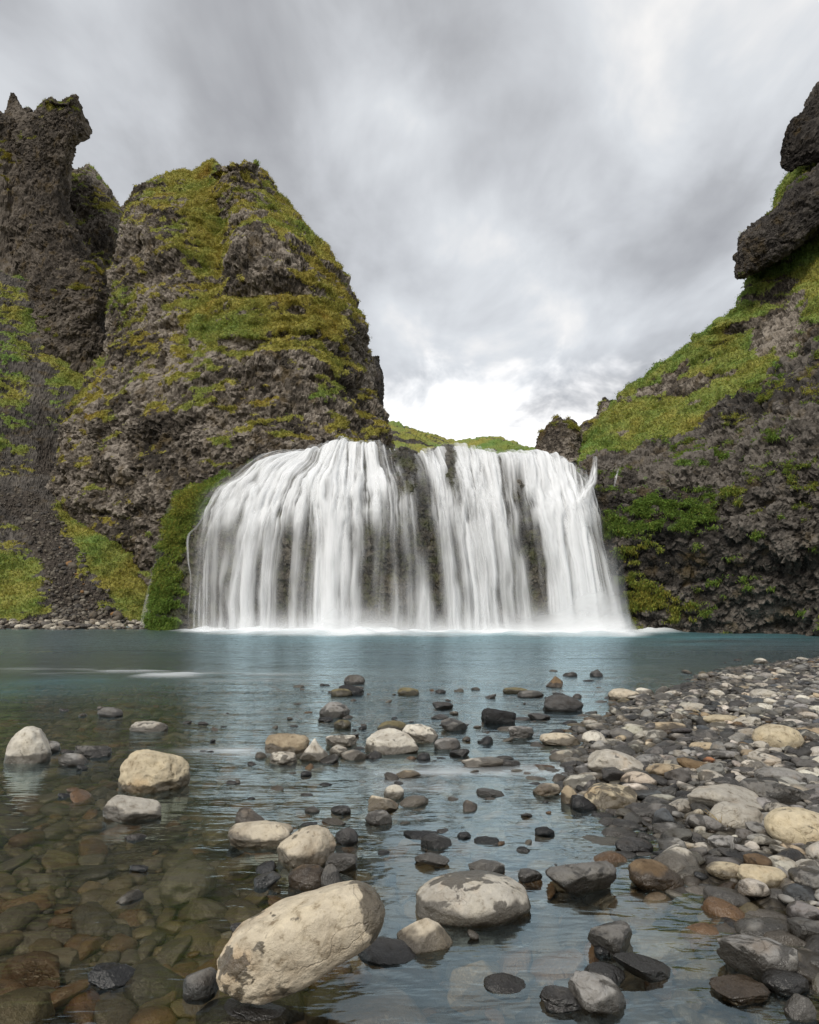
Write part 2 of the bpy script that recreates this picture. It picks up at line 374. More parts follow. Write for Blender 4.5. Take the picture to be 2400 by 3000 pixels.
def veil_material():
    m, nt = new_mat('falling_water')
    a = nt.attr('alpha')
    d = nt.n('ShaderNodeBsdfDiffuse', {0: (0.94, 0.955, 0.965, 1)}); t = nt.n('ShaderNodeBsdfTranslucent', {0: (0.88, 0.91, 0.93, 1)})
    wmix = nt.n('ShaderNodeMixShader', {0: 0.18, 1: d, 2: t})
    finish(nt, nt.n('ShaderNodeMixShader', {0: a, 1: nt.n('ShaderNodeBsdfTransparent'), 2: wmix})); return m
M_veil = veil_material()

def ground_material(name, lo, hi, sc):
    m, nt = new_mat(name); pos = nt.n('ShaderNodeNewGeometry', out=0)
    n = nt.noise(pos, sc, 5, .7); f1 = nt.n('ShaderNodeTexVoronoi', {'Vector': pos, 'Scale': sc * 2.5}, feature='F1', out=None)
    c = nt.mixc(n, lo, hi); c = nt.mixc(1.0, c, nt.ramp(f1.outputs[0], [(0, (1.2, 1.2, 1.2)), (.6, (.45, .45, .45))]), 'MULTIPLY')
    b = nt.n('ShaderNodeBump', {'Strength': .8, 'Distance': .02, 'Height': nt.math('SUBTRACT', n, f1.outputs[0])})
    finish(nt, nt.n('ShaderNodeBsdfPrincipled', {'Base Color': c, 'Roughness': .6, 'Normal': b})); return m
M_bed = ground_material('gravel_bed', (0.030, 0.025, 0.018), (0.11, 0.09, 0.062), 14.0)
M_ground = ground_material('ground_earth', (0.03, 0.035, 0.015), (0.08, 0.08, 0.03), 0.8)

# ------------------------------------------------------------------ structure: ground, riverbed, water
BANK = np.array([ground(x, y)[:2] for x, y in [(2900, 1895), (2430, 1925), (2200, 1955), (2010, 2005), (1850, 2060), (1770, 2120), (1700, 2190), (1660, 2260), (1690, 2340), (1790, 2420), (1850, 2500), (1960, 2560), (2120, 2600), (2310, 2680), (2440, 2800), (2560, 3000)]] + [(1.5, 0.9), (1.6, -3.0)])
def bank_dist(x, y):
    p = np.stack([x, y], -1); best = np.full(x.shape, 1e9); sgn = np.ones(x.shape)
    for a, b in zip(BANK[:-1], BANK[1:]):
        ab = b - a; t = np.clip(((p - a) @ ab) / (ab @ ab), 0, 1); q = a + t[..., None] * ab - p
        d = np.hypot(q[..., 0], q[..., 1]); cr = ab[0] * (p[..., 1] - a[1]) - ab[1] * (p[..., 0] - a[0])
        m = d < best; best = np.where(m, d, best); sgn = np.where(m, np.where(cr > 0, 1, -1), sgn)
    return best * sgn
def bed_z(x, y):
    x = np.asarray(x, float); y = np.asarray(y, float); sh = x.shape; x = x.ravel(); y = y.ravel()
    d = bank_dist(x, y); P = np.stack([x, y, x * 0], 1)
    up = 0.004 + 0.055 * (1 - np.exp(-np.maximum(d, 0) / 1.3)) + 0.03 * np.maximum(d - 2.5, 0)
    dn = -0.20 * (1 - np.exp(np.minimum(d, 0) / 0.7)) - 0.02 * np.maximum(-d - 2.5, 0)
    z = np.where(d > 0, up, dn) + 0.032 * fbm(P * 1.3, 3, 5)
    z = z + 0.10 * np.exp(-((x + .6) / 1.5) ** 2 - ((y - 5.6) / 1.3) ** 2) * (z < 0)
    z = np.where(d > 0, np.maximum(z, -.02), np.minimum(z, -0.02))
    far = sstep(y, 12.5, 18); z = z * (1 - far) - 0.9 * far
    return z.reshape(sh)
gx = np.concatenate([np.linspace(-24, -5, 50), np.linspace(-4.9, 6, 160), np.linspace(6.15, 24, 60)]); gy = np.concatenate([np.linspace(-3, 1, 12), np.linspace(1.05, 9, 160), np.linspace(9.15, 32, 90)])
X, Y = np.meshgrid(gx, gy)
mesh_obj('riverbed', np.stack([X, Y, bed_z(X, Y)], -1).reshape(-1, 3), grid_faces(len(gy), len(gx)), M_bed, kind='structure', label='gravelly riverbed and bank under the stones', category='riverbed')
gs = np.array([[-3000, -3000, -1.6], [3000, -3000, -1.6], [3000, 3000, -1.6], [-3000, 3000, -1.6]])
mesh_obj('ground', gs, [[0, 1, 2, 3]], M_ground, kind='structure', label='earth lying under the river valley', category='ground')

# ------------------------------------------------------------------ the dome of rock under the waterfall
COLS = [  # crest px,py | 1400 | 1500 | 1680 | base ; base depth
    ((690, 1388), 545, 480, 447, 432, 24.6),
    ((750, 1366), 600, 530, 478, 462, 23.6),
    ((825, 1347), 690, 620, 592, 585, 22.7),
    ((900, 1331), 800, 750, 726, 718, 22.1),
    ((960, 1319), 905, 876, 858, 850, 21.8),
    ((1020, 1317), 1003, 992, 984, 980, 21.6),
    ((1100, 1323), 1112, 1118, 1120, 1120, 21.5),
    ((1200, 1331), 1218, 1230, 1245, 1250, 21.5),
    ((1300, 1330), 1325, 1340, 1360, 1370, 21.5),
    ((1420, 1331), 1440, 1458, 1484, 1500, 21.5),
    ((1530, 1340), 1555, 1575, 1606, 1622, 21.5),
    ((1640, 1352), 1665, 1685, 1722, 1745, 21.6),
    ((1695, 1366), 1712, 1728, 1772, 1806, 21.9),
    ((1740, 1385), 1750, 1762, 1805, 1840, 22.8)]
FALL = []
for (cx_, cy_), a, b, c_, d_, yb in COLS:
    back = 1.0
    r0 = at(cx_, cy_, yb + 2.6); r_1 = r0 + np.array([0.2 * (r0[0]) * .3, 5.0, 0.10])
    cell = [r_1, r0 + np.array([0, 1.6, 0.03]), r0, at(a, 1402 + .35 * max(0, cy_ - 1345), yb + 1.25), at(b, 1500, yb + .55), at(c_, 1680, yb + .12)]
    g = ground(d_, 1852); sc = yb / g[1]; g = np.array([(d_ - 1200) / FPX * (yb * cP - sP), yb, 0.0]); cell += [g, g + np.array([0, .1, -.7])]
    FALL.append(cell)
FALL = np.array(FALL).transpose(1, 0, 2)         # rows top->bottom, columns left->right
def bulge(P): return .30 * fbm(P * np.array([.62, .62, .5]), 2, 771) + .03 * fbm(P * np.array([1.9, 1.9, 1.2]), 2, 772)
fall_rock, *_ = rock_surface('waterfall_rock', M_wetrock, FALL, 230, 360, 301, inset=.12, facet=.25, big=0.12, mid=0.22, lump=0.5, moss_bias=-.95, slope_w=0.35, hue_bias=.38, extra=lambda P, px, py: .24 * blobs(px, py, [(1180, 1345, 34, 30, 1), (1200, 1430, 30, 80, .9), (1318, 1370, 18, 60, 1), (1335, 1450, 16, 60, .7), (1522, 1440, 24, 60, .8), (760, 1440, 14, 26, .6)]) + bulge(P) * (1 - .75 * sstep(py, 1400, 1560)),
    moss_list=[(640, 1385, 120, 40, .85), (560, 1450, 60, 80, 1.5), (515, 1560, 40, 90, 1.3), (490, 1740, 60, 170, 1.15), (545, 1640, 40, 200, .6), (450, 1760, 35, 130, 1.2), (600, 1400, 60, 30, .5)], tuft=16000, tuft_mat=M_tuft, tuft_len=.08,
    label='dark wet dome of rock that the waterfall pours over, mossy at its left end', category='rock')

# ------------------------------------------------------------------ cliffs and hills
def gully(P, px, py):
    a = np.exp(-((px - (600 - .10 * (py - 500))) / 70) ** 2) * sstep(py, 470, 560) * (1 - sstep(py, 800, 980))
    b = np.exp(-((py - 828) / 16) ** 2) * sstep(px, 560, 640) * (1 - sstep(px, 880, 930))
    c = np.exp(-((py - 700) / 80) ** 2 - ((px - 735) / 120) ** 2)
    e = np.exp(-((py - 640) / 90) ** 2 - ((px - 405) / 70) ** 2)
    return -1.4 * a - 0.7 * b + 0.55 * c + 0.55 * e
main = loft_rows([(1950, 250, 1190, 27), (1700, 190, 1190, 27), (1560, 160, 1182, 27.2), (1430, 140, 1205, 27.5), (1300, 165, 1180, 28), (1200, 180, 1142, 28.6), (1050, 272, 1094, 29.5), (950, 302, 1086, 30.2),
    (850, 305, 1046, 31), (750, 312, 985, 32), (640, 338, 888, 33.5), (570, 378, 832, 35), (522, 470, 792, 36), (497, 580, 742, 37), (486, 640, 712, 38)])
main.append([p + np.array([0, 7, -1.5]) for p in main[-1]])
rock_surface('cliff', M_cliff, main, 400, 430, 11, big=0.55, mid=0.8, lump=1.0, ms=1.35, moss_bias=-0.20, slope_w=.9, hue_bias=-.06, ledge=0.30, facet=.5, inset=.6, extra=gully,
    moss_list=[(590, 600, 90, 170, .9), (960, 760, 60, 200, .3), (520, 880, 200, 60, .55), (800, 920, 190, 80, .6), (560, 980, 110, 90, .45), (870, 620, 90, 140, .4), (260, 1150, 60, 140, .25), (330, 900, 90, 40, .35), (650, 1180, 220, 90, .12),
               (1000, 1000, 70, 200, .3), (740, 720, 110, 70, -.45), (640, 1290, 250, 40, -.3), (350, 1420, 160, 160, -.12), (900, 1080, 80, 90, -.3), (460, 890, 60, 60, -.3)],
    bright_list=[(460, 920, 90, 70, .30), (860, 1290, 200, 60, .32), (640, 1060, 250, 120, .14), (930, 1060, 60, 120, .2), (420, 690, 60, 60, .2), (300, 1500, 200, 150, -.15)], tuft=90000, tuft_mat=M_tuft,
    label='tall rounded cliff of brown rock draped in yellow-green moss behind the waterfall', category='cliff')

pil = loft_rows([(1200, 40, 318, 45), (1010, 40, 318, 45), (930, 30, 312, 45), (850, 20, 300, 45), (760, 0, 280, 45.5), (680, -20, 250, 46), (600, -20, 226, 46.3), (500, -10, 229, 46.5), (440, 0, 246, 46.3), (385, 25, 260, 46), (335, 60, 258, 46), (305, 95, 240, 46.3), (288, 130, 215, 46.8), (281, 155, 190, 47.2)], 0.55)
pil.append([p + np.array([0, 3, -1.2]) for p in pil[-1]])
pillar, *_ = rock_surface('rock_pillar', M_pillar, pil, 260, 230, 41, inset=.55, facet=.6, big=.25, mid=.7, lump=.9, moss_bias=-.75, slope_w=.9, moss_list=[(190, 850, 90, 90, .35), (180, 300, 80, 20, .5), (40, 430, 60, 60, .5)], tuft=5000, tuft_mat=M_tuft, scale=1.1,
    kind=None, label='tall brown rock pillar with a knobbly overhanging head, leftmost against the sky', category='rock pillar')
rid = loft_rows([(1250, -420, 130, 47), (1000, -420, 130, 47), (800, -420, 120, 47.5), (600, -420, 110, 48), (450, -420, 105, 48.5), (380, -400, 100, 49), (340, -380, 92, 49.5), (322, -340, 70, 50)], .5)
rid.append([p + np.array([0, 3, -1.5]) for p in rid[-1]])
rock_surface('rock_ridge', M_pillar, rid, 170, 200, 47, inset=.6, big=.35, mid=.8, lump=.9, moss_bias=-.75, slope_w=.9, moss_list=[(20, 430, 70, 60, .9), (20, 560, 60, 60, .5)], tuft=4000, tuft_mat=M_tuft, scale=1.1,
    kind=None, label='craggy brown ridge joining the tall pillar at the left edge', category='rock ridge')
spk = loft_rows([(420, 5, 100, 50.4), (350, 8, 86, 50.5), (318, 20, 66, 50.6), (292, 27, 52, 50.6), (272, 33, 40, 50.6)], .08)
rock_surface('rock_spike', M_pillar, spk, 50, 50, 53, inset=0, facet=.1, big=.05, mid=.2, lump=.3, moss_bias=-1.5, kind=None, label='thin pointed rock spike on the ridge beside the pillar head', category='rock spike')
knb = loft_rows([(1180, 80, 318, 43.8), (1020, 80, 318, 43.5), (960, 90, 316, 43.5), (900, 104, 312, 43.8), (840, 128, 304, 44.2), (790, 165, 292, 45), (760, 195, 275, 46)], .3)
rock_surface('mossy_crag', M_pillar, knb, 110, 120, 59, big=.3, mid=1.0, lump=1.0, moss_bias=-.55, slope_w=.7, moss_list=[(190, 870, 120, 120, .35)], tuft=4500, tuft_mat=M_tuft, kind=None,
    label='ochre mossy crag at the foot of the tall pillar above the green slope', category='crag')
mnd = loft_rows([(1050, 130, 390, 53), (900, 130, 375, 53.5), (760, 130, 365, 54), (660, 130, 360, 55), (610, 130, 352, 56), (560, 130, 325, 57), (515, 140, 290, 58), (485, 150, 255, 59)], .5)
rock_surface('mossy_mound', M_cliff, mnd, 120, 120, 67, big=.4, mid=.9, lump=.8, moss_bias=-.25, slope_w=.8, tuft=4500, tuft_mat=M_tuft, kind=None, label='brown-green mossy mound glimpsed between the pillar and the big cliff', category='mound')

slope = [
 [np.array([(p - 1200) / FPX * y, y, -.9]) for p, y in ((-700, 23), (-150, 24), (60, 24.5), (200, 25), (330, 25.6), (470, 26.6))],
 [np.array([(p - 1200) / FPX * y, y, .10]) for p, y in ((-700, 24), (-150, 25), (60, 25.4), (200, 25.8), (330, 26.4), (470, 27.4))]] + pts([
 [(-700, 1690, 26.2), (-150, 1725, 26.8), (60, 1735, 27.2), (200, 1750, 27.4), (330, 1750, 28), (470, 1750, 29)],
 [(-700, 1530, 29), (-150, 1555, 29.7), (60, 1570, 30.2), (200, 1580, 30.2), (330, 1590, 31), (470, 1650, 32)],
 [(-700, 1360, 32), (-150, 1400, 33.2), (60, 1420, 34.4), (160, 1440, 35.2), (290, 1520, 35.6), (430, 1600, 36)],
 [(-700, 1130, 36), (-150, 1180, 37.4), (60, 1190, 39.2), (170, 1205, 40.5), (280, 1240, 41.5), (400, 1300, 42)],
 [(-700, 900, 40), (-150, 950, 42.6), (60, 965, 44.6), (190, 985, 46), (300, 1005, 48), (400, 1050, 49)],
 [(-700, 740, 43), (-150, 790, 46), (60, 818, 48), (150, 850, 49.5), (300, 900, 52), (400, 950, 53)],
 [(-700, 680, 47), (-150, 740, 50), (60, 790, 53), (150, 820, 55), (300, 880, 57), (400, 950, 58)]])
rock_surface('hillside', M_slope, slope, 330, 220, 71, inset=.1, facet=.25, big=.35, mid=.45, lump=.35, fine=1.0, moss_bias=-.05, slope_w=.35, hue_bias=.19,
    moss_list=[(60, 1330, 110, 110, .0), (20, 1700, 90, 90, .9), (60, 1790, 60, 40, .6), (360, 1650, 120, 60, 1.9), (400, 1740, 60, 80, 1.6), (270, 1570, 60, 50, 1.5), (200, 1500, 50, 50, 1.2), (300, 1780, 20, 20, .8), (235, 1660, 20, 40, .8), (200, 1060, 70, 90, .6), (60, 900, 90, 90, .4), (30, 1200, 60, 200, .3)],
    earth_list=[(100, 1010, 14, 120, .30), (120, 1180, 24, 90, .35), (140, 1330, 36, 80, .6), (50, 1470, 90, 45, .75), (140, 1550, 75, 60, .9), (190, 1650, 70, 70, 1.0), (240, 1760, 90, 70, 1.0), (200, 1830, 260, 22, .9), (300, 980, 40, 40, .5)], tuft=30000, tuft_mat=M_tuft, tuft_len=.08,
    label='steep slope of grass and dark scree falling to the pool on the left', category='hillside')

hill = pts([
 [(1660, 1440, 25.6), (1830, 1400, 25.6), (1960, 1360, 25), (2100, 1290, 24.5), (2250, 1200, 24), (2330, 1150, 23.5), (2420, 1080, 23), (2900, 720, 20)],
 [(1690, 1345, 26.4), (1830, 1312, 26.4), (1960, 1288, 25.6), (2100, 1200, 25), (2250, 1105, 24.4), (2330, 1035, 24), (2420, 960, 23.4), (2900, 580, 20.5)],
 [(1700, 1318, 30), (1815, 1250, 29.5), (1930, 1180, 28.8), (2070, 1090, 27.8), (2215, 960, 26.8), (2310, 850, 26.3), (2420, 740, 25.8), (2900, 350, 22)],
 [(1705, 1296, 34), (1788, 1196, 33), (1868, 1115, 32), (2008, 1003, 30.4), (2158, 850, 29), (2245, 665, 30.4), (2340, 480, 31), (2900, -60, 27)],
 [(1710, 1310, 40), (1800, 1225, 40), (1900, 1140, 39), (2050, 1040, 37), (2210, 860, 36), (2290, 690, 37), (2390, 510, 37), (2900, -40, 33)]])
rock_surface('green_hill', M_cliff, hill, 170, 300, 83, inset=.45, facet=.7, big=.35, mid=.65, lump=.8, moss_bias=.42, slope_w=.75, ledge=.25, hue_bias=.26,
    moss_list=[(2000, 1240, 200, 60, .35), (2200, 1080, 150, 60, .3), (2290, 900, 60, 120, -1.0), (2000, 1125, 110, 50, -.95), (2230, 970, 60, 60, -.8), (1830, 1180, 60, 40, -.6), (2100, 1050, 60, 30, -.5), (2350, 780, 80, 60, .4), (2380, 1000, 60, 80, -.6)], tuft=45000, tuft_mat=M_tuft, tuft_len=.08,
    label='steep green hillside with grey rock outcrops rising on the right', category='hillside')
led = pts([
 [(2185, 770, 31), (2200, 800, 30), (2310, 748, 29), (2430, 660, 28.4), (2900, 330, 25)],
 [(2180, 770, 30.5), (2160, 824, 27.6), (2262, 782, 26.6), (2410, 690, 25.6), (2900, 330, 22)],
 [(2175, 765, 30.2), (2146, 775, 27.6), (2248, 690, 26), (2410, 575, 25), (2900, 230, 21.5)],
 [(2180, 740, 31), (2152, 706, 28.2), (2236, 605, 27), (2410, 468, 26), (2900, 80, 22.5)],
 [(2200, 730, 34), (2175, 705, 32), (2262, 605, 31.5), (2430, 480, 30.5), (2900, 100, 27)]])
rock_surface('rock_ledge', M_ledge, led, 150, 240, 97, inset=.2, facet=.75, big=.22, mid=.5, lump=.6, moss_bias=-.85, slope_w=.9, tuft=1500, tuft_mat=M_tuft, kind=None, label='long dark overhanging rock ledge jutting from the green hillside', category='rock ledge')
led2 = pts([
 [(2320, 470, 31.5), (2325, 490, 30.4), (2400, 445, 29.6), (2900, 100, 27)],
 [(2315, 465, 31), (2298, 494, 28.8), (2372, 478, 28.2), (2900, 120, 25)],
 [(2315, 450, 31), (2294, 425, 28.6), (2360, 330, 28), (2900, -60, 25)],
 [(2335, 400, 32), (2328, 382, 29.4), (2398, 258, 28.8), (2900, -250, 25.5)],
 [(2360, 400, 34), (2352, 380, 33), (2420, 270, 32.5), (2900, -230, 29)]])
rock_surface('rock_ledge', M_ledge, led2, 110, 160, 101, inset=.2, facet=.75, big=.2, mid=.5, lump=.6, moss_bias=-.85, slope_w=.9, kind=None, label='smaller dark rock bulge at the top right above the long ledge', category='rock ledge')

def wz(p, y, z): return np.array([(p - 1200) / FPX * (y * cP - sP), y, z])
wall = [[wz(p, y, -.8) for p, y in ((1690, 24.6), (1790, 23.2), (1900, 22.3), (2050, 21.7), (2250, 20.6), (2450, 19.2), (3000, 16))],
        [wz(p, y, 0.05) for p, y in ((1690, 24.6), (1790, 23.1), (1900, 22.2), (2050, 21.6), (2250, 20.5), (2450, 19.1), (3000, 16))]] + pts([
 [(1685, 1690, 24.5), (1785, 1690, 22.9), (1900, 1690, 21.8), (2050, 1690, 21.1), (2250, 1690, 19.9), (2450, 1690, 18.5), (3000, 1690, 15.5)],
 [(1680, 1530, 24.3), (1755, 1530, 22.8), (1880, 1530, 21.7), (2050, 1525, 20.9), (2250, 1510, 19.7), (2450, 1500, 18.2), (3000, 1450, 15.3)],
 [(1690, 1440, 24.4), (1745, 1432, 23.1), (1880, 1425, 22.2), (2050, 1405, 21.4), (2250, 1370, 20.2), (2450, 1330, 18.7), (3000, 1230, 15.8)],
 [(1700, 1390, 25.0), (1745, 1380, 24.2), (1860, 1362, 23.6), (2010, 1320, 22.9), (2200, 1230, 22), (2450, 1130, 20.4), (3000, 900, 17)],
 [(1700, 1352, 26.6), (1745, 1345, 25.9), (1850, 1324, 25.6), (1965, 1288, 25.2), (2115, 1190, 24.7), (2400, 970, 23.4), (3000, 480, 20)],
 [(1700, 1350, 30), (1745, 1345, 30), (1850, 1330, 30), (1965, 1300, 29.5), (2115, 1210, 29), (2400, 1000, 28), (3000, 500, 25)]])
rock_surface('basalt_wall', M_wall, wall, 250, 330, 113, big=.35, mid=.9, lump=1.25, fine=1.2, ms=1.9, moss_bias=-.36, slope_w=.35, hue_bias=.24,
    moss_list=[(1770, 1520, 60, 60, .75), (1890, 1500, 50, 70, .6), (2000, 1500, 60, 50, .7), (1840, 1640, 60, 120, .55), (1900, 1770, 140, 60, .75), (2100, 1540, 60, 40, .45), (1960, 1600, 50, 60, .35), (1940, 1440, 110, 30, .45), (2080, 1780, 90, 50, .35), (2230, 1730, 20, 18, .5), (2200, 1400, 200, 60, .15), (2300, 1180, 100, 100, .15)],
    bright_list=[(1900, 1360, 200, 40, .25), (2150, 1280, 200, 80, .3), (2100, 1700, 300, 120, -.22), (2350, 1650, 150, 150, -.2)], tuft=26000, tuft_mat=M_tuft, tuft_len=.08,
    label='dark craggy basalt wall with green moss patches right of the waterfall', category='cliff')

far = pts([
 [(1000, 1420, 60), (1130, 1400, 60), (1230, 1400, 60), (1340, 1400, 60), (1450, 1400, 60), (1560, 1400, 60), (1700, 1400, 60), (1900, 1400, 60)],
 [(1000, 1250, 80), (1130, 1270, 78), (1230, 1290, 78), (1340, 1310, 80), (1450, 1300, 80), (1560, 1325, 80), (1700, 1310, 80), (1900, 1300, 80)],
 [(1000, 1190, 92), (1130, 1219, 92), (1215, 1240, 92), (1335, 1276, 100), (1450, 1266, 92), (1560, 1296, 92), (1700, 1290, 100), (1900, 1230, 100)],
 [(1000, 1215, 130), (1130, 1240, 130), (1215, 1260, 130), (1335, 1290, 130), (1450, 1285, 130), (1560, 1310, 130), (1700, 1300, 130), (1900, 1240, 130)]])
rock_surface('far_hills', M_slope, far, 90, 220, 127, inset=1.1, facet=.3, hue_bias=.12, big=.4, mid=.6, lump=.4, moss_bias=.15, slope_w=.4, scale=2.5, tuft=6000, tuft_mat=M_tuft, tuft_len=.16, label='low mossy hills in the distance beyond the waterfall crest', category='hills')
kn = loft_rows([(1420, 1545, 1720, 29.6), (1345, 1556, 1710, 29.8), (1300, 1568, 1703, 30), (1262, 1588, 1694, 30.4), (1238, 1608, 1682, 30.8), (1224, 1632, 1664, 31.2)], .16)
kn.append([p + np.array([0, .6, -.3]) for p in kn[-1]])
rock_surface('pointed_rock', M_cliff, kn, 110, 120, 131, inset=.12, facet=.4, big=.1, mid=.4, lump=.7, moss_bias=-.5, slope_w=.9, moss_list=[(1640, 1310, 50, 20, .4)], tuft=1600, tuft_mat=M_tuft, tuft_len=.04, scale=.8, kind=None, label='pointed mossy rock knob standing behind the crest of the waterfall', category='rock')
hp = loft_rows([(1330, 1680, 1850, 42), (1250, 1705, 1830, 42.5), (1205, 1738, 1815, 43), (1180, 1762, 1805, 43.5), (1168, 1775, 1798, 44)], .25)
rock_surface('rock_hump', M_cliff, hp, 70, 70, 137, big=.2, mid=.7, lump=.7, moss_bias=-.4, slope_w=.8, kind=None, tuft=500, tuft_mat=M_tuft, label='small rounded rock hump peeking out at the foot of the green hillside', category='rock')
stk = loft_rows([(1350, 1030, 1148, 52), (1240, 1034, 1133, 52), (1150, 1036, 1131, 52), (1095, 1038, 1128, 52.2), (1058, 1045, 1112, 52.5), (1041, 1060, 1098, 53)], .3)
stk.append([p + np.array([0, 2, -1]) for p in stk[-1]])
rock_surface('rock_stack', M_ledge, stk, 110, 70, 139, inset=.3, facet=.3, big=.2, mid=.4, lump=.35, moss_bias=-1.6, kind=None, label='narrow dark rock stack behind the right shoulder of the big cliff', category='rock')

# ------------------------------------------------------------------ pool and river surface
BASEROW = FALL[6]                                 # foot of the fall
wx = np.concatenate([np.linspace(-24, -9, 40), np.linspace(-8.9, 8.9, 300), np.linspace(9, 24, 40)])
wy = np.concatenate([np.linspace(-3, 1, 6), np.linspace(1.1, 14, 110), np.linspace(14.1, 20, 60), np.linspace(20.04, 30, 190)])
X, Y = np.meshgrid(wx, wy); x, y = X.ravel(), Y.ravel(); Pw = np.stack([x, y, x * 0], 1)
fy = np.interp(x, BASEROW[:, 0], BASEROW[:, 1], left=26.5, right=23.0)
gap = fy - y                                      # metres in front of the rock foot
amp = np.interp(x, [-8.5, -7, -5.5, -2.4, 0, 2, 4, 6.2, 7.4, 9.0, 10.5], [0.0, .35, .8, 1.0, .8, .7, .9, 1.4, 1.1, .35, .0])
edge_n = 0.35 * fbm(Pw * np.array([.9, 1.6, 1]), 4, 401)
foam = (1 - sstep(gap + edge_n, .2 + .5 * amp, .6 + 1.9 * amp)) * sstep(amp, .02, .5)
lf = np.exp(-((x + 9.9) / 1.0) ** 2 - ((y - 26.2) / .5) ** 2) * 1.2
foam = np.maximum(foam, np.clip(lf, 0, .9))
str1 = fbm(Pw * np.array([.28, 1.9, 1]), 4, 409)
rap = np.exp(-((x + 3.4) / 1.7) ** 2 - ((y - 9.6 + .25 * (x + 3.4)) / .45) ** 2) * np.maximum(0, fbm(Pw * np.array([1.2, 5, 1]), 3, 411) + .1) * .75
mids = (np.exp(-((x - .6) / 1.0) ** 2 - ((y - 4.05) / .25) ** 2) + .8 * np.exp(-((x + 1.15) / .35) ** 2 - ((y - 4.75) / .16) ** 2)) * np.maximum(0, fbm(Pw * np.array([1.6, 9, 1]), 3, 421) + .15) * .6
foam = np.clip(foam + rap + mids, 0, 1)
aer = np.clip(sstep(y, 13, 21) * np.interp(x, [-10, -6, -2, 2, 12], [.0, .12, .45, .9, 1.0]) * (0.75 + .8 * str1) + .5 * np.exp(-((x + 4.4) / 1.2) ** 2 - ((y - 8.3) / 1.0) ** 2), 0, .95)
rip = np.clip(.10 + .55 * sstep(y, 3.2, 9) + .3 * sstep(y, 9, 18), 0, 1)
zw = 0.012 * rip * fbm(Pw * np.array([.8, 2.2, 1]), 3, 431) + foam * sstep(y, 18, 20) * (.10 + .10 * fbm(Pw * 1.4, 3, 441)) + rap * .05
mesh_obj('water', np.stack([x, y, zw], 1), grid_faces(len(wy), len(wx)), M_water, kind='structure', attrs={'foam': foam, 'aer': aer, 'rip': rip}, label='clear shallow river and turquoise plunge pool below the waterfall', category='water')

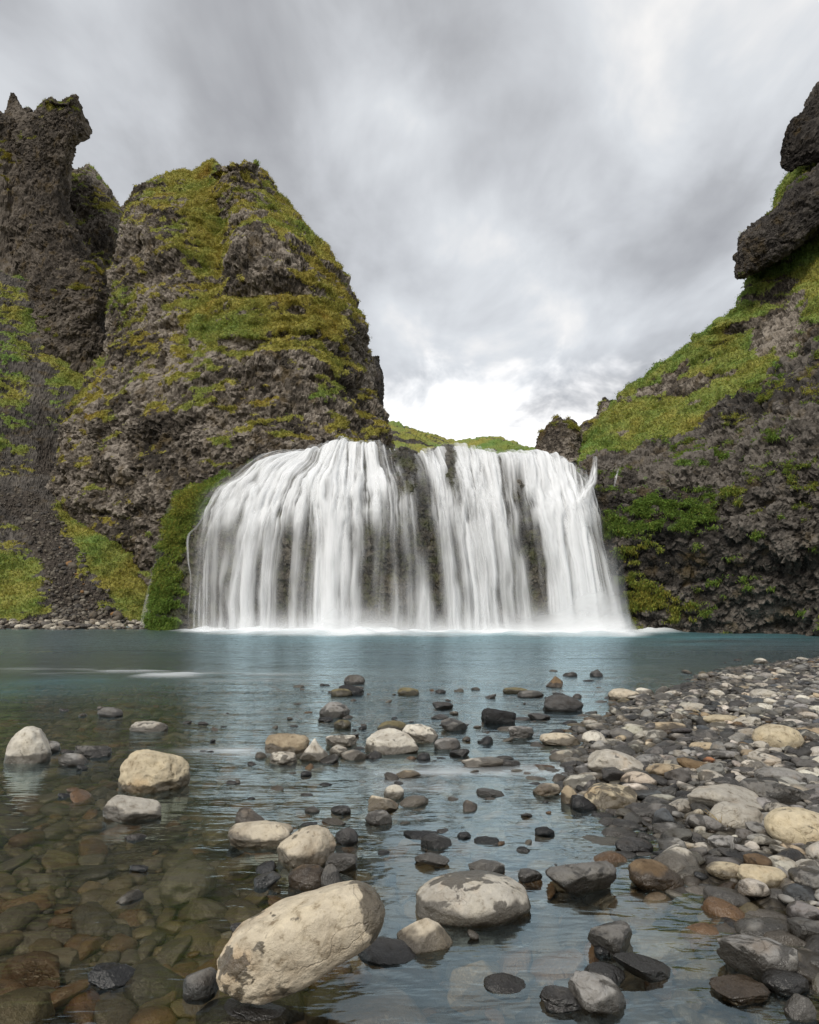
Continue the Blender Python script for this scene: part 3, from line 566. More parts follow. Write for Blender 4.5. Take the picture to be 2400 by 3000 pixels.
# ------------------------------------------------------------------ the waterfall: veils of falling water
MIDPX = np.array([447, 478, 592, 726, 858, 984, 1120, 1245, 1360, 1484, 1606, 1722, 1772, 1805], float)
def ucol(p): return np.interp(p, MIDPX, np.arange(14))
def veil(name, nv, nu, seed, off, gain, fine_k, streams, base_up, v0=0.10):
    G = net_surface(FALL[:-1], nv, nu); n = grid_normals(G)
    if np.sum(n * (np.array([0, 0, 1.0]) - G)) < 0: n = -n
    n = blur(n, 6); n /= np.linalg.norm(n, axis=2, keepdims=True)
    vv, uu = np.meshgrid(np.linspace(0, 1, nv), np.linspace(0, 13, nu), indexing='ij')
    px, py, dep = project(G.reshape(-1, 3)); v, u = vv.ravel(), uu.ravel()
    drop = np.clip((py - 1320) / 530, -.2, 1.05)
    S = lambda a, b, s: fbm(np.stack([u * a, drop * b, np.full_like(u, s)], 1), 3, seed + int(s * 7))
    uw = u + .10 * S(2.2, 3.5, 1.1) * (1 - .5 * drop) + .035 * S(7, 9, 2.2) * (1 - sstep(drop, .3, .7))
    up = np.interp(u, *base_up) * (1 - sstep(drop, .18, .52))
    D = up
    for (p, wpx, a, d0, d1, drift) in streams:
        uc = ucol(p) + drift * (drop - .6); wd = wpx / 118.0
        D = D + a * np.exp(-((uw - uc) / wd) ** 2) * sstep(drop, d0 - .06, d0 + .1) * (1 - sstep(drop, d1, d1 + .15))
    # separate threads
    U2 = np.stack([uw * 10, drop * 1.4, np.full_like(u, 3.3)], 1); U3 = np.stack([uw * 26, drop * 2.2, np.full_like(u, 5.1)], 1); U4 = np.stack([uw * 64, drop * 3.0, np.full_like(u, 7.1)], 1)
    lowf = sstep(drop, .15, .55); D = D * np.clip(1 + .45 * fbm(np.stack([uw * 4.5, drop * 6, u * 0 + 2.2], 1), 2, seed + 8), .3, 1.8); th = 1 + .85 * vnoise(U2, seed + 1) + (.55 - .22 * lowf) * vnoise(U3, seed + 2) + (.34 - .16 * lowf) * fine_k * vnoise(U4, seed + 3)
    sc = fbm(np.stack([uw * 11, drop * 11, u * 0 + 1], 1), 4, seed + 5) * (1 - sstep(drop, .3, .6))       # broken, scalloped run over the crest
    D = D * np.clip(th + .65 * sc, .12, 2.6)
    for (x_, y_, rx, ry, a) in [(1190, 1400, 26, 70, .92), (1172, 1350, 22, 28, .8), (1238, 1520, 30, 110, .8), (1322, 1385, 17, 62, .9), (1340, 1450, 14, 50, .6), (1521, 1440, 19, 55, .85), (1528, 1540, 12, 80, .6), (760, 1440, 10, 30, .55), (1275, 1600, 15, 130, .6), (1560, 1600, 16, 150, .45), (1240, 1640, 22, 90, .5), (1100, 1660, 60, 150, .55), (1180, 1700, 60, 150, .5), (830, 1700, 26, 140, .5), (905, 1680, 22, 150, .6), (755, 1700, 14, 140, .4), (1300, 1700, 40, 140, .35)]:
        D = D * (1 - a * np.exp(-np.abs((px - x_) / rx) ** 3 - np.abs((py - y_) / ry) ** 3))
    D = D * sstep(v, v0 - .06, v0 + .03) * (1 - .0 * drop)
    D = D * (1 - .9 * sstep(u, 10.9, 11.7) * (1 - sstep(drop, .06, .26)))
    fr = sstep(u, 1.35, 2.1)
    D = D * fr * (1 - sstep(u, 12.35, 12.95))
    soft = .35 * sstep(drop, .86, 1.0) * np.interp(u, [1.5, 3, 5, 10, 12.5, 13], [0, .6, .8, .9, 2.0, 0])       # spray where it lands
    A = 1 - np.exp(-gain * .70 * D ** 1.45) ; A = np.clip(np.maximum(A, 1 - np.exp(-soft)), 0, .985)
    proud = off + .10 * np.clip(D, 0, 2.5) / 2.5 + .04 * vnoise(U2, seed + 1) * sstep(drop, .1, .4) + .10 * sstep(u, 10.4, 11.5) * sstep(drop, .1, .6) + .05 * sc * (1 - sstep(drop, .3, .6))
    P = G.reshape(-1, 3) + n.reshape(-1, 3) * (proud - .05 + bulge(G.reshape(-1, 3)) * (1 - .85 * sstep(py, 1400, 1560)))[:, None]
    return P, A, grid_faces(nv, nu)
def spray(off, hgt, seed, gain):
    nu, nv = 260, 26; uu = np.linspace(1.5, 13, nu); bx = np.interp(uu, np.arange(14), BASEROW[:, 0]); by = np.interp(uu, np.arange(14), BASEROW[:, 1])
    hh = np.linspace(0, 1, nv)[:, None]; am = np.interp(uu, [1.5, 2.5, 4, 5, 6.5, 8, 9.5, 10.5, 11.8, 12.6, 13], [0, .4, .7, 1.0, .6, .55, .8, 1.2, 1.7, 1.3, .5])[None, :]
    X_ = bx[None, :] + 0 * hh; Z_ = -.02 + hh * hgt * am; Y_ = by[None, :] - off - .25 * (1 - hh) ** 2 * am
    q = np.stack([X_.ravel() * .9, Z_.ravel() * 2.0, np.full(X_.size, seed * .37)], 1)
    al = np.clip((gain * am * (1 - hh) ** 1.7).ravel() * (.75 + .55 * fbm(q, 4, seed)), 0, .93); al = al * (1 - (hh + 0 * X_).ravel() ** 4)
    return np.stack([X_, Y_, Z_], -1).reshape(-1, 3), grid_faces(nv, nu), al
fall = bpy.data.objects.new('waterfall', None); col.objects.link(fall); fall.location = (0, 0, 0)
fall['label'] = 'wide white waterfall spilling in silky veils over a dark rock dome into the pool'; fall['category'] = 'waterfall'
STR = [(600, 26, .40, .15, 1.1, 0), (640, 32, .55, .1, 1.1, 0), (690, 22, .55, .1, 1.1, 0), (728, 26, 1.5, .1, 1.1, 0), (788, 26, 1.6, .1, 1.1, .06), (868, 20, .8, .1, 1.1, 0), (968, 46, 4.2, .05, 1.1, 0), (920, 14, .5, .1, 1.1, 0),
       (1032, 22, .8, .1, 1.1, .05), (1075, 20, .5, .2, 1.1, 0), (1112, 14, .8, .05, .85, .15), (1150, 14, .7, .05, .9, .2), (1195, 20, .9, .1, .9, .55), (1232, 20, 1.35, .05, 1.1, .45),
       (1150, 30, .8, .68, 1.1, .9), (1318, 28, 1.8, .02, 1.1, .25), (1375, 24, 1.3, .0, 1.1, .1), (1410, 30, 1.7, .0, 1.1, .1), (1448, 26, 1.2, .0, 1.1, .1), (1500, 22, 1.2, .1, 1.1, .25), (1535, 16, .5, .3, 1.1, .2),
       (1620, 26, 2.0, .0, 1.1, .3), (1670, 42, 3.6, .0, 1.1, .25), (1722, 40, 3.6, .1, 1.1, .2), (1765, 22, 1.7, .3, 1.1, 0)]
UPB = ([0, 1.6, 2.2, 3, 4, 5, 6, 6.6, 7.0, 7.6, 8.0, 8.8, 10, 11, 12, 13], [0, .1, 1.5, 2.1, 2.3, 2.8, 1.5, .6, .35, .4, .6, 1.3, 1.2, 2.4, 1.6, .2])
P, A, F = veil('veil', 210, 640, 501, .10, .72, 1.0, STR, UPB)
mesh_obj('water_veil', P, F, M_veil, fall, True, {'alpha': A})
P, A, F = veil('veil', 190, 560, 601, .24, .36, 1.2, [(p, wd * .9, a * .8, d0, d1, dr) for p, wd, a, d0, d1, dr in STR], ([0, 2, 4, 5, 6.4, 7, 8, 9, 13], [.3, .5, .6, .8, .2, .1, .2, .4, .6]))
mesh_obj('water_veil', P, F, M_veil, fall, True, {'alpha': A})

for off, hg, sd_, gn in ((.28, 2.2, 701, .6), (.45, 1.4, 702, .65), (.70, .7, 703, .8), (1.1, .4, 704, .7), (1.6, .22, 705, .5)):
    P, F, A = spray(off, hg, sd_, gn); mesh_obj('spray', P, F, M_veil, fall, True, {'alpha': A})
def ribbon(name, path, widths, alphas, seed, parent=None, nu=14, nv=90, **props):
    C = np.array([at(*p) for p in path]); M = cr_matrix(len(C), nv); L = M @ C; W = np.interp(np.linspace(0, 1, nv), np.linspace(0, 1, len(widths)), widths); Al = np.interp(np.linspace(0, 1, nv), np.linspace(0, 1, len(alphas)), alphas)
    s = np.linspace(-1, 1, nu); V = L[:, None, :] + s[None, :, None] * W[:, None, None] * np.array([1, .25, 0]) + (1 - s[None, :, None] ** 2) * W[:, None, None] * np.array([0, -.5, .1])
    q = np.stack([np.repeat(s[None, :], nv, 0).ravel() * 5 + seed, np.repeat(np.linspace(0, 6, nv)[:, None], nu, 1).ravel(), np.full(nv * nu, seed * 1.)], 1)
    al = np.clip((1 - np.abs(np.repeat(s[None, :], nv, 0).ravel()) ** 2) * np.repeat(Al[:, None], nu, 1).ravel() * (.75 + .6 * fbm(q * np.array([1, 1.5, 1]), 3, seed)), 0, .97)
    return mesh_obj(name, V.reshape(-1, 3), grid_faces(nv, nu), M_veil, parent, True, {'alpha': al}, **props)
ribbon('trickle', [(636, 1432, 23.0), (620, 1475, 22.6), (580, 1540, 22.75), (553, 1572, 22.85), (552, 1640, 22.8), (560, 1700, 22.7), (553, 1790, 22.7), (553, 1845, 22.7)], [.03, .04, .045, .06, .045, .03, .03, .02], [.1, .45, .5, .5, .4, .3, .2, .0], 3, None, category='trickle', label='thin broken trickle running down the mossy left end of the rock dome')
for i, (xp, y0) in enumerate([(585, 1690), (598, 1640), (571, 1720), (608, 1600)]):
    ribbon('trickle', [(xp + 4, y0, 22.5), (xp, y0 + 60, 22.4), (xp - 2, 1850, 22.35)], [.02, .035, .04], [.0, .5, .25], 20 + i, fall, nv=40, nu=6)
ribbon('side_trickle', [(1744, 1338, 25.0), (1742, 1372, 23.5), (1735, 1410, 22.6), (1718, 1440, 22.2), (1708, 1470, 21.9), (1716, 1500, 21.8), (1722, 1545, 21.7)], [.10, .14, .20, .22, .30, .26, .2], [.3, .9, .9, .95, .95, .8, .4], 9, None, category='trickle', label='small white side stream tumbling down the rocks right of the waterfall')
ribbon('rill', [(1812, 1375, 22.9), (1805, 1400, 22.5), (1800, 1425, 22.1)], [.03, .05, .04], [.3, .6, .2], 12, None, nv=40, nu=8, category='trickle', label='tiny rill on the wet rock ledge right of the side stream')
ribbon('spray_plume', [(478, 1560, 25.4), (468, 1640, 25.3), (450, 1740, 25.2), (434, 1845, 25.0)], [.10, .18, .26, .34], [.0, .3, .38, .45], 15, None, category='spray', label='faint white spray falling behind the mossy left edge of the rock dome')

# ------------------------------------------------------------------ stones
_ico = {}
def ico(sub):
    if sub not in _ico:
        bm = bmesh.new(); bmesh.ops.create_icosphere(bm, subdivisions=sub, radius=1.0)
        V = np.array([v.co[:] for v in bm.verts]); F = np.array([[v.index for v in f.verts] for f in bm.faces]); bm.free()
        V /= np.linalg.norm(V, axis=1, keepdims=True); _ico[sub] = (V, F)
    return _ico[sub]
SHAPES = {  # superellipse exponent, plane cuts, cut depth, low noise, fine noise
    'round': (2.2, 3, .90, .16, .03), 'egg': (2.3, 0, .9, .08, .010), 'long': (2.6, 2, .92, .14, .024), 'flat': (2.6, 3, .84, .16, .022),
    'angular': (2.3, 9, .70, .18, .030), 'cone': (2.0, 5, .72, .12, .020), 'block': (3.6, 6, .80, .18, .045), 'dome': (2.2, 2, .92, .12, .018), 'slab': (3.0, 7, .74, .16, .025), 'rough': (2.3, 4, .80, .24, .055)}
def stone_verts(seed, sub, shape):
    e, cuts, cd_, lo, fi = SHAPES[shape]; V, F = ico(sub); r = np.random.default_rng(seed)
    V = V / (np.sum(np.abs(V) ** e, axis=1) ** (1 / e))[:, None]
    o = r.uniform(0, 50, 3)
    V = V * (1 + lo * fbm(V * 1.1 + o, 3, seed))[:, None]
    for _ in range(cuts):
        nrm = r.normal(0, 1, 3); nrm /= np.linalg.norm(nrm); dd = cd_ * r.uniform(.86, 1.12)
        s = V @ nrm - dd; V = V - np.where(s > 0, s * .92, 0)[:, None] * nrm
    if shape == 'cone':
        t = np.clip((V[:, 2] + .3) / 1.2, 0, 1); V[:, :2] *= (1 - .62 * t)[:, None]
    if sub >= 4:
        V = V * (1 + fi * fbm(V * 5 + o, 4, seed + 3, .6))[:, None]
    return V, F
def stone_mesh(name, V, F, damp=None):
    me = bpy.data.meshes.new(name); V = np.asarray(V, np.float32)
    me.vertices.add(len(V)); me.vertices.foreach_set('co', V.ravel()); me.loops.add(F.size); me.loops.foreach_set('vertex_index', F.astype(np.int32).ravel())
    me.polygons.add(len(F)); me.polygons.foreach_set('loop_start', np.arange(0, F.size, 3, dtype=np.int32)); me.polygons.foreach_set('loop_total', np.full(len(F), 3, np.int32))
    me.polygons.foreach_set('use_smooth', np.ones(len(F), bool)); me.update(calc_edges=True); me.materials.append(M_stone)
    if damp is not None: me.attributes.new('damp', 'FLOAT', 'POINT').data.foreach_set('value', np.asarray(damp, np.float32))
    return me
TINT = {'cream': (.55, .485, .38), 'white': (.60, .565, .49), 'pale': (.45, .42, .365), 'grey': (.29, .28, .265), 'tan': (.42, .345, .24), 'dark': (.085, .082, .08), 'brown': (.17, .12, .072),
        'blue': (.115, .125, .135), 'black': (.032, .032, .033), 'olive': (.20, .175, .10), 'rust': (.40, .19, .10), 'gold': (.50, .43, .305), 'mid': (.17, .163, .152)}
S_ = 2400 / 1725.0
heroes = []   # (x, y, r, px, py, phrase)
# x0, x1, top, foot (in the 1725-wide view), colour, damp patches, shape, depth/width, tilt, name, short phrase, label
H = [
 (866, 1121, 1828, 1943, 'pale', .30, 'egg', .72, 0, 'boulder', 'the egg-shaped boulder', 'large smooth egg-shaped pale boulder with a dark damp cap in the shallows'),
 (833, 958, 1922, 2004, 'cream', .05, 'cone', .8, 0, 'stone', 'the cream cone-topped stone', 'smooth cream stone with peaked top and dark wet foot beside the egg-shaped boulder'),
 (474, 616, 1724, 1784, 'cream', .16, 'long', .6, 2, 'boulder', 'the long cream boulder', 'smooth long cream boulder lying in the shallows beside a rounder cream one'),
 (584, 708, 1737, 1822, 'cream', .22, 'round', .8, -14, 'boulder', 'the round cream boulder', 'rounded cream boulder leaning to the right above dark wet stones'),
 (243, 397, 1567, 1668, 'gold', .0, 'round', .75, 10, 'boulder', 'the pitted golden boulder', 'big golden boulder full of small round pits standing alone in the stream'),
 (216, 350, 1671, 1728, 'pale', .10, 'angular', .8, 8, 'rock', 'the angular pale rock', 'angular pale rock with a ridged top and sharp wet tail in the stream'),
 (9, 105, 1526, 1608, 'white', .12, 'round', .8, 6, 'boulder', 'the whitish boulder at the left edge', 'whitish boulder with dark speckles at the left edge of the stream'),
 (84, 128, 1556, 1584, 'grey', .35, 'round', .9, 12, 'stone', None, 'mid grey stone tucked right behind the whitish boulder at the left edge'),
 (155, 232, 1564, 1596, 'mid', .45, 'rough', .8, 4, 'rock', 'the rough grey rock', 'rough grey rock with a craggy wet surface left of the pitted golden boulder'),
 (122, 184, 1583, 1613, 'grey', .1, 'dome', .9, 10, 'stone', None, 'low smooth grey stone half sunk in front of the rough grey rock'),
 (270, 352, 1515, 1541, 'pale', .3, 'flat', .6, 3, 'stone', 'the long flat grey stone', 'long flat grey stone awash in the stream behind the pitted golden boulder'),
 (205, 262, 1488, 1510, 'mid', .3, 'dome', .8, 6, 'stone', 'the low dark washed stone', 'low dark stone with water washing over it, far left in the stream'),
 (555, 650, 1542, 1588, 'tan', .05, 'block', .6, 2, 'stone', 'the flat-topped tan stone', 'flat-topped tan stone with a dark wet base at the left of the mid-stream cluster'),
 (632, 696, 1552, 1604, 'white', .12, 'cone', .8, 0, 'stone', 'the white cone stone', 'white cone-shaped stone with black speckles in the mid-stream cluster'),
 (565, 626, 1580, 1610, 'white', .48, 'rough', .8, 0, 'stone', None, 'mottled white and black stone in front of the flat-topped tan stone'),
 (684, 752, 1545, 1572, 'white', .45, 'rough', .7, 0, 'stone', None, 'speckled white stone behind the white cone stone'),
 (693, 735, 1567, 1592, 'pale', .25, 'round', .8, 4, 'stone', None, 'small rounded pale stone just right of the white cone stone'),
 (718, 775, 1577, 1600, 'pale', .15, 'flat', .7, 0, 'stone', None, 'small flat pale stone at the right foot of the mid-stream cluster'),
 (767, 884, 1534, 1588, 'white', .22, 'angular', .7, 4, 'boulder', 'the lumpy white boulder', 'lumpy white boulder with tan faces in the middle of the stream'),
 (847, 928, 1523, 1564, 'white', .26, 'rough', .75, 4, 'boulder', 'the speckled white boulder', 'speckled chalk-white boulder just behind the lumpy white one'),
 (795, 862, 1516, 1545, 'olive', .2, 'dome', .8, 0, 'stone', None, 'smooth olive stone peeking out behind the lumpy white boulder'),
 (914, 971, 1551, 1578, 'grey', .15, 'round', .7, -4, 'stone', 'the grey rounded stone', 'rounded grey stone just right of the speckled white boulder'),
 (927, 985, 1509, 1539, 'mid', .5, 'angular', .8, 4, 'rock', 'the dark split rock', 'dark split rock with pale speckles behind the grey rounded stone'),
 (947, 994, 1573, 1594, 'dark', .2, 'angular', .7, 0, 'stone', None, 'small dark wet angular stone below the grey rounded stone'),
 (972, 1064, 1593, 1615, 'pale', .1, 'flat', .5, 0, 'stone', 'the flat pale midstream stone', 'long flat pale stone with pointed ends alone in mid-stream'),
 (672, 737, 1475, 1511, 'grey', .35, 'dome', .85, 0, 'boulder', 'the grey and white dome stone', 'round grey and white dome-like boulder in the upper stream'),
 (668, 703, 1508, 1520, 'black', .2, 'rough', .8, 0, 'stone', None, 'small black wet stone below the grey and white dome stone'),
 (702, 740, 1513, 1534, 'olive', .2, 'dome', .8, 0, 'stone', None, 'small olive dome stone below and right of the grey and white dome stone'),
 (710, 768, 1442, 1464, 'black', .2, 'flat', .7, 4, 'stone', 'the flat black stone', 'flat black stone overlapping a pale olive one in the upper stream'),
 (694, 742, 1449, 1466, 'olive', .2, 'dome', .7, 0, 'stone', None, 'pale olive stone at the left end of the flat black stone'),
 (725, 769, 1420, 1442, 'mid', .3, 'dome', .8, 0, 'stone', 'the grey-brown upper stone', 'grey-brown rounded stone, farthest of the left upper stream stones'),
 (837, 883, 1446, 1465, 'olive', .2, 'dome', .8, 4, 'stone', 'the mossy tan stone', 'mossy tan humped stone alone in the middle of the upper stream'),
 (910, 955, 1476, 1493, 'dark', .2, 'slab', .7, 0, 'stone', 'the flat dark stone', 'flat dark stone with a bluish wet edge in the upper middle stream'),
 (1013, 1090, 1488, 1525, 'black', .1, 'block', .6, 2, 'rock', 'the rough black block', 'rough blocky black lava rock right of mid-stream'),
 (1142, 1227, 1461, 1499, 'dark', .1, 'long', .6, 3, 'boulder', 'the smooth dark boulder', 'smooth dark brown oblong boulder in the upper stream'),
 (1150, 1191, 1423, 1447, 'brown', .25, 'cone', .9, 0, 'stone', 'the brown peaked stone', 'small brown peaked stone above the smooth dark boulder'),
 (1241, 1270, 1406, 1425, 'dark', .3, 'cone', .9, 0, 'stone', 'the small dark far stone', 'small dark peaked stone, farthest in the turquoise water'),
 (1058, 1112, 1446, 1461, 'olive', .3, 'flat', .6, 0, 'stone', None, 'low olive slab left of the smooth dark boulder, behind a grey one'),
 (1087, 1146, 1452, 1468, 'mid', .1, 'dome', .6, 0, 'stone', None, 'low smooth grey stone touching the left of the smooth dark boulder'),
 (1112, 1160, 1500, 1517, 'dark', .2, 'angular', .8, 0, 'stone', None, 'small dark jagged stone just below the smooth dark boulder'),
 (1137, 1226, 1541, 1570, 'cream', .22, 'flat', .6, 4, 'boulder', 'the cream mossy-topped stone', 'low cream stone with specks of moss near the bank edge'),
 (1226, 1276, 1537, 1570, 'white', .3, 'dome', .8, 0, 'stone', 'the white dome stone', 'grey-white dome stone right beside the low cream mossy stone'),
 (1070, 1131, 1527, 1554, 'grey', .5, 'block', .7, 2, 'rock', 'the spotted grey block', 'spotted grey block left of the low cream mossy stone'),
 (1238, 1356, 1577, 1634, 'pale', .04, 'round', .75, 8, 'boulder', 'the big pale bank boulder', 'big smooth pale grey boulder at the water edge of the bank'),
 (1229, 1347, 1637, 1703, 'gold', .55, 'angular', .8, 8, 'boulder', 'the dappled boulder', 'cream boulder dappled with large dark wet patches at the bank edge'),
 (1119, 1182, 1647, 1674, 'cream', .3, 'flat', .7, 0, 'stone', 'the low cream stone', 'low cream stone standing in water left of a spotted brown one'),
 (1177, 1217, 1651, 1692, 'tan', .45, 'rough', .8, -20, 'stone', 'the spotted brown stone', 'upright spotted brown stone just left of the dappled boulder'),
 (1214, 1281, 1623, 1645, 'pale', .12, 'flat', .6, 3, 'stone', None, 'flat pale stone between the big pale bank boulder and the dappled one'),
 (1446, 1604, 1647, 1708, 'pale', .04, 'slab', .6, -3, 'boulder', 'the wide grey slab', 'wide smooth grey slab lying on the bank'),
 (1500, 1612, 1685, 1748, 'pale', .02, 'round', .7, 4, 'boulder', 'the oval grey boulder', 'smooth oval grey boulder propped against the wide slab'),
 (1613, 1790, 1698, 1782, 'gold', .16, 'egg', .6, 14, 'boulder', 'the big tan bank boulder', 'big smooth tan boulder with damp spots cut by the right picture edge'),
 (1588, 1690, 1522, 1577, 'gold', .04, 'egg', .7, 3, 'boulder', 'the pale gold boulder', 'rounded pale gold boulder high on the bank'),
 (1556, 1712, 1643, 1692, 'mid', .45, 'slab', .5, 10, 'rock', 'the striped dark slab', 'long dark slab streaked with pale grey behind the big tan boulder'),
 (1355, 1446, 1517, 1541, 'tan', .06, 'long', .5, 1, 'stone', 'the long tan stone', 'long smooth tan stone lying flat on the bank near the water'),
 (1280, 1350, 1449, 1474, 'cream', .1, 'dome', .7, 3, 'stone', 'the cream hump stone', 'cream humped stone at the far edge of the bank'),
 (1338, 1376, 1445, 1467, 'white', .08, 'dome', .8, 4, 'stone', None, 'white rounded stone touching the right of the cream hump stone'),
 (1425, 1491, 1479, 1497, 'pale', .08, 'flat', .6, 0, 'stone', 'the pale flat far stone', 'pale flat stone on the far part of the bank'),
 (1475, 1561, 1502, 1523, 'gold', .1, 'flat', .5, 2, 'stone', 'the gold flat stone', 'long flat gold stone on the far bank, above the small orange stone'),
 (1490, 1526, 1451, 1469, 'white', .08, 'dome', .8, 0, 'stone', 'the white far hump', 'small white humped stone on the far bank behind the flat pale ones'),
 (1580, 1634, 1449, 1469, 'pale', .2, 'dome', .7, 0, 'stone', 'the pale far stone', 'pale grey rounded stone far back on the bank near the right edge'),
 (1588, 1616, 1385, 1397, 'white', .0, 'dome', .8, 0, 'stone', None, 'tiny white stone alone in the water, farthest of all off the bank'),
 (1453, 1515, 1560, 1583, 'tan', .12, 'dome', .7, 0, 'stone', 'the tan dome stone', 'tan dome stone in the middle of the bank'),
 (1568, 1640, 1582, 1614, 'pale', .25, 'angular', .7, 8, 'rock', 'the whitish angular rock', 'whitish angular rock on the bank below the pale gold boulder'),
 (1482, 1508, 1592, 1609, 'rust', .15, 'round', .8, 4, 'stone', 'the orange stone', 'small orange-red stone, the only one of its colour on the bank'),
 (1590, 1700, 1612, 1650, 'grey', .25, 'dome', .7, 3, 'stone', 'the grey bank dome', 'grey rounded stone below the whitish angular rock on the bank'),
 (1362, 1440, 1605, 1622, 'gold', .1, 'flat', .5, 2, 'stone', None, 'thin flat cream stone right of the big pale bank boulder'),
 (1145, 1299, 1803, 1880, 'mid', .36, 'slab', .7, -4, 'boulder', 'the angular flat-topped slab', 'angular slab with a pale flat top standing in the blue shallows'),
 (1318, 1442, 1807, 1872, 'brown', .25, 'dome', .7, 12, 'boulder', 'the brown half-sunk boulder', 'brown half-sunk boulder sloping into the water right of the flat-topped slab'),
 (1490, 1575, 1812, 1852, 'gold', .2, 'egg', .8, 4, 'boulder', 'the left tan lobe', 'smooth tan boulder joined end to end with a second tan one on the bank'),
 (1552, 1662, 1814, 1868, 'gold', .24, 'long', .7, 6, 'boulder', 'the long tan boulder', 'long tan boulder with damp spots at the right end of the tan pair'),
 (1478, 1577, 1859, 1912, 'grey', .06, 'dome', .8, 8, 'boulder', 'the smooth grey dome', 'smooth grey dome boulder at the water edge below the tan pair'),
 (1612, 1662, 1866, 1908, 'grey', .3, 'round', .8, 8, 'stone', None, 'small upright grey stone right of the smooth grey dome'),
 (1225, 1342, 1926, 2010, 'mid', .42, 'angular', .8, 4, 'rock', 'the white-topped dark rock', 'dark faceted rock with a white top standing in the blue shallows'),
 (1514, 1706, 1963, 2064, 'grey', .5, 'slab', .55, 16, 'boulder', 'the big streaked slab', 'big dark slab streaked with white at the lower right water edge'),
 (1500, 1614, 2049, 2108, 'brown', .45, 'rough', .8, 0, 'rock', 'the pocked brown rock', 'pocked brown-black rock with a rusty hollow near the lower right corner'),
 (1606, 1706, 2034, 2092, 'dark', .1, 'round', .8, 6, 'boulder', 'the smooth black boulder', 'smooth black wet boulder touching the right of the pocked brown rock'),
 (1650, 1716, 2088, 2146, 'grey', .3, 'angular', .8, 0, 'rock', 'the grey wedge', 'grey wedge-shaped stone with a pale top, nearest the lower right corner'),
 (1200, 1317, 2043, 2130, 'grey', .46, 'long', .8, 28, 'boulder', 'the black and white boulder', 'tilted black boulder with a white speckled top in the near shallows'),
 (1138, 1226, 2070, 2128, 'dark', .3, 'rough', .8, 0, 'rock', 'the rough brown-black rock', 'rough brown-black rock touching the left of the black and white boulder'),
 (1015, 1116, 2048, 2090, 'dark', .1, 'dome', .8, 6, 'boulder', 'the low black hump', 'low smooth black hump alone in the near shallows'),
 (1293, 1436, 2006, 2062, 'dark', .3, 'slab', .5, 14, 'rock', 'the long dark slab', 'long dark slab sloping down to the right in the blue shallows'),
 (1232, 1322, 2028, 2072, 'dark', .3, 'angular', .7, 10, 'rock', None, 'dark ridged rock between the black and white boulder and the long dark slab'),
 (1252, 1290, 1984, 2010, 'black', .1, 'round', .9, 0, 'stone', None, 'very small black stone below the white-topped dark rock'),
 (184, 282, 2020, 2082, 'black', .1, 'rough', .8, 8, 'rock', 'the knobby black rock', 'knobby glossy black rock near the lower left corner'),
 (386, 462, 2030, 2104, 'mid', .2, 'dome', .9, 0, 'boulder', 'the wet grey dome', 'wet grey dome stone left of the huge cream boulder'),
 (752, 880, 1972, 2026, 'dark', .1, 'dome', .8, 4, 'boulder', 'the wet black support stone', 'wet black stone under the right end of the huge cream boulder'),
 (400, 620, 2092, 2150, 'dark', .2, 'dome', .6, -6, 'boulder', 'the wet black stone under the boulder', 'long wet black stone under the left end of the huge cream boulder'),
 (688, 757, 1789, 1834, 'grey', .5, 'angular', .8, 0, 'rock', 'the pied angular rock', 'black and white angular rock right below the round cream boulder'),
 (665, 722, 1814, 1872, 'mid', .45, 'cone', .8, 0, 'rock', 'the dark pointed rock', 'dark pointed rock with pale speckles behind the huge cream boulder'),
 (605, 692, 1815, 1872, 'brown', .1, 'round', .8, 0, 'boulder', 'the brown wet boulder', 'brown wet rounded stone left of the dark pointed rock'),
 (535, 592, 1829, 1868, 'blue', .2, 'angular', .7, -16, 'stone', 'the blue-grey stone', 'blue-grey wet angular stone below the long cream boulder'),
 (706, 757, 1739, 1778, 'dark', .2, 'round', .8, 0, 'stone', 'the black pale-topped stone', 'black stone with a pale top right of the round cream boulder'),
 (770, 838, 1671, 1708, 'cream', .45, 'angular', .8, 6, 'stone', 'the half cream stone', 'half cream, half black stone in the lower middle stream'),
 (808, 853, 1650, 1682, 'white', .02, 'dome', .8, 0, 'stone', 'the white egg stone', 'smooth white dome stone just behind the half cream stone'),
 (768, 826, 1702, 1737, 'grey', .4, 'round', .8, 8, 'stone', 'the mottled grey stone', 'mottled grey stone in front of the half cream stone'),
 (844, 926, 1744, 1766, 'black', .1, 'slab', .6, 2, 'stone', 'the long black flake', 'long low black stone in the lower middle stream'),
 (886, 952, 1754, 1786, 'dark', .15, 'slab', .8, 6, 'stone', None, 'dark wet jagged stone just right below the long black flake'),
 (963, 994, 1750, 1765, 'black', .1, 'round', .8, 0, 'stone', 'the small black stone', 'small black stone right of the long black flake in bright water'),
 (1086, 1117, 1781, 1794, 'black', .1, 'flat', .7, 0, 'stone', 'the lone flat black stone', 'tiny flat black stone alone in the bright blue water'),
 (874, 952, 1789, 1824, 'grey', .4, 'angular', .7, 6, 'rock', None, 'grey jagged rock behind the left shoulder of the egg-shaped boulder'),
 (985, 1072, 1807, 1842, 'grey', .5, 'angular', .6, 8, 'rock', 'the dark and pale ridge rock', 'dark and pale ridged rock behind the egg-shaped boulder'),
 (1088, 1142, 1825, 1858, 'mid', .3, 'angular', .8, 0, 'stone', None, 'dark angular stone between the egg-shaped boulder and the flat-topped slab'),
 (1002, 1064, 1657, 1677, 'mid', .5, 'slab', .7, 0, 'stone', 'the speckled dark flat stone', 'speckled dark flat stone in bright rippled water left of the low cream stone'),
 (833, 887, 1617, 1638, 'tan', .15, 'cone', .8, 0, 'stone', 'the low tan stone', 'low tan peaked stone below the lumpy white boulder'),
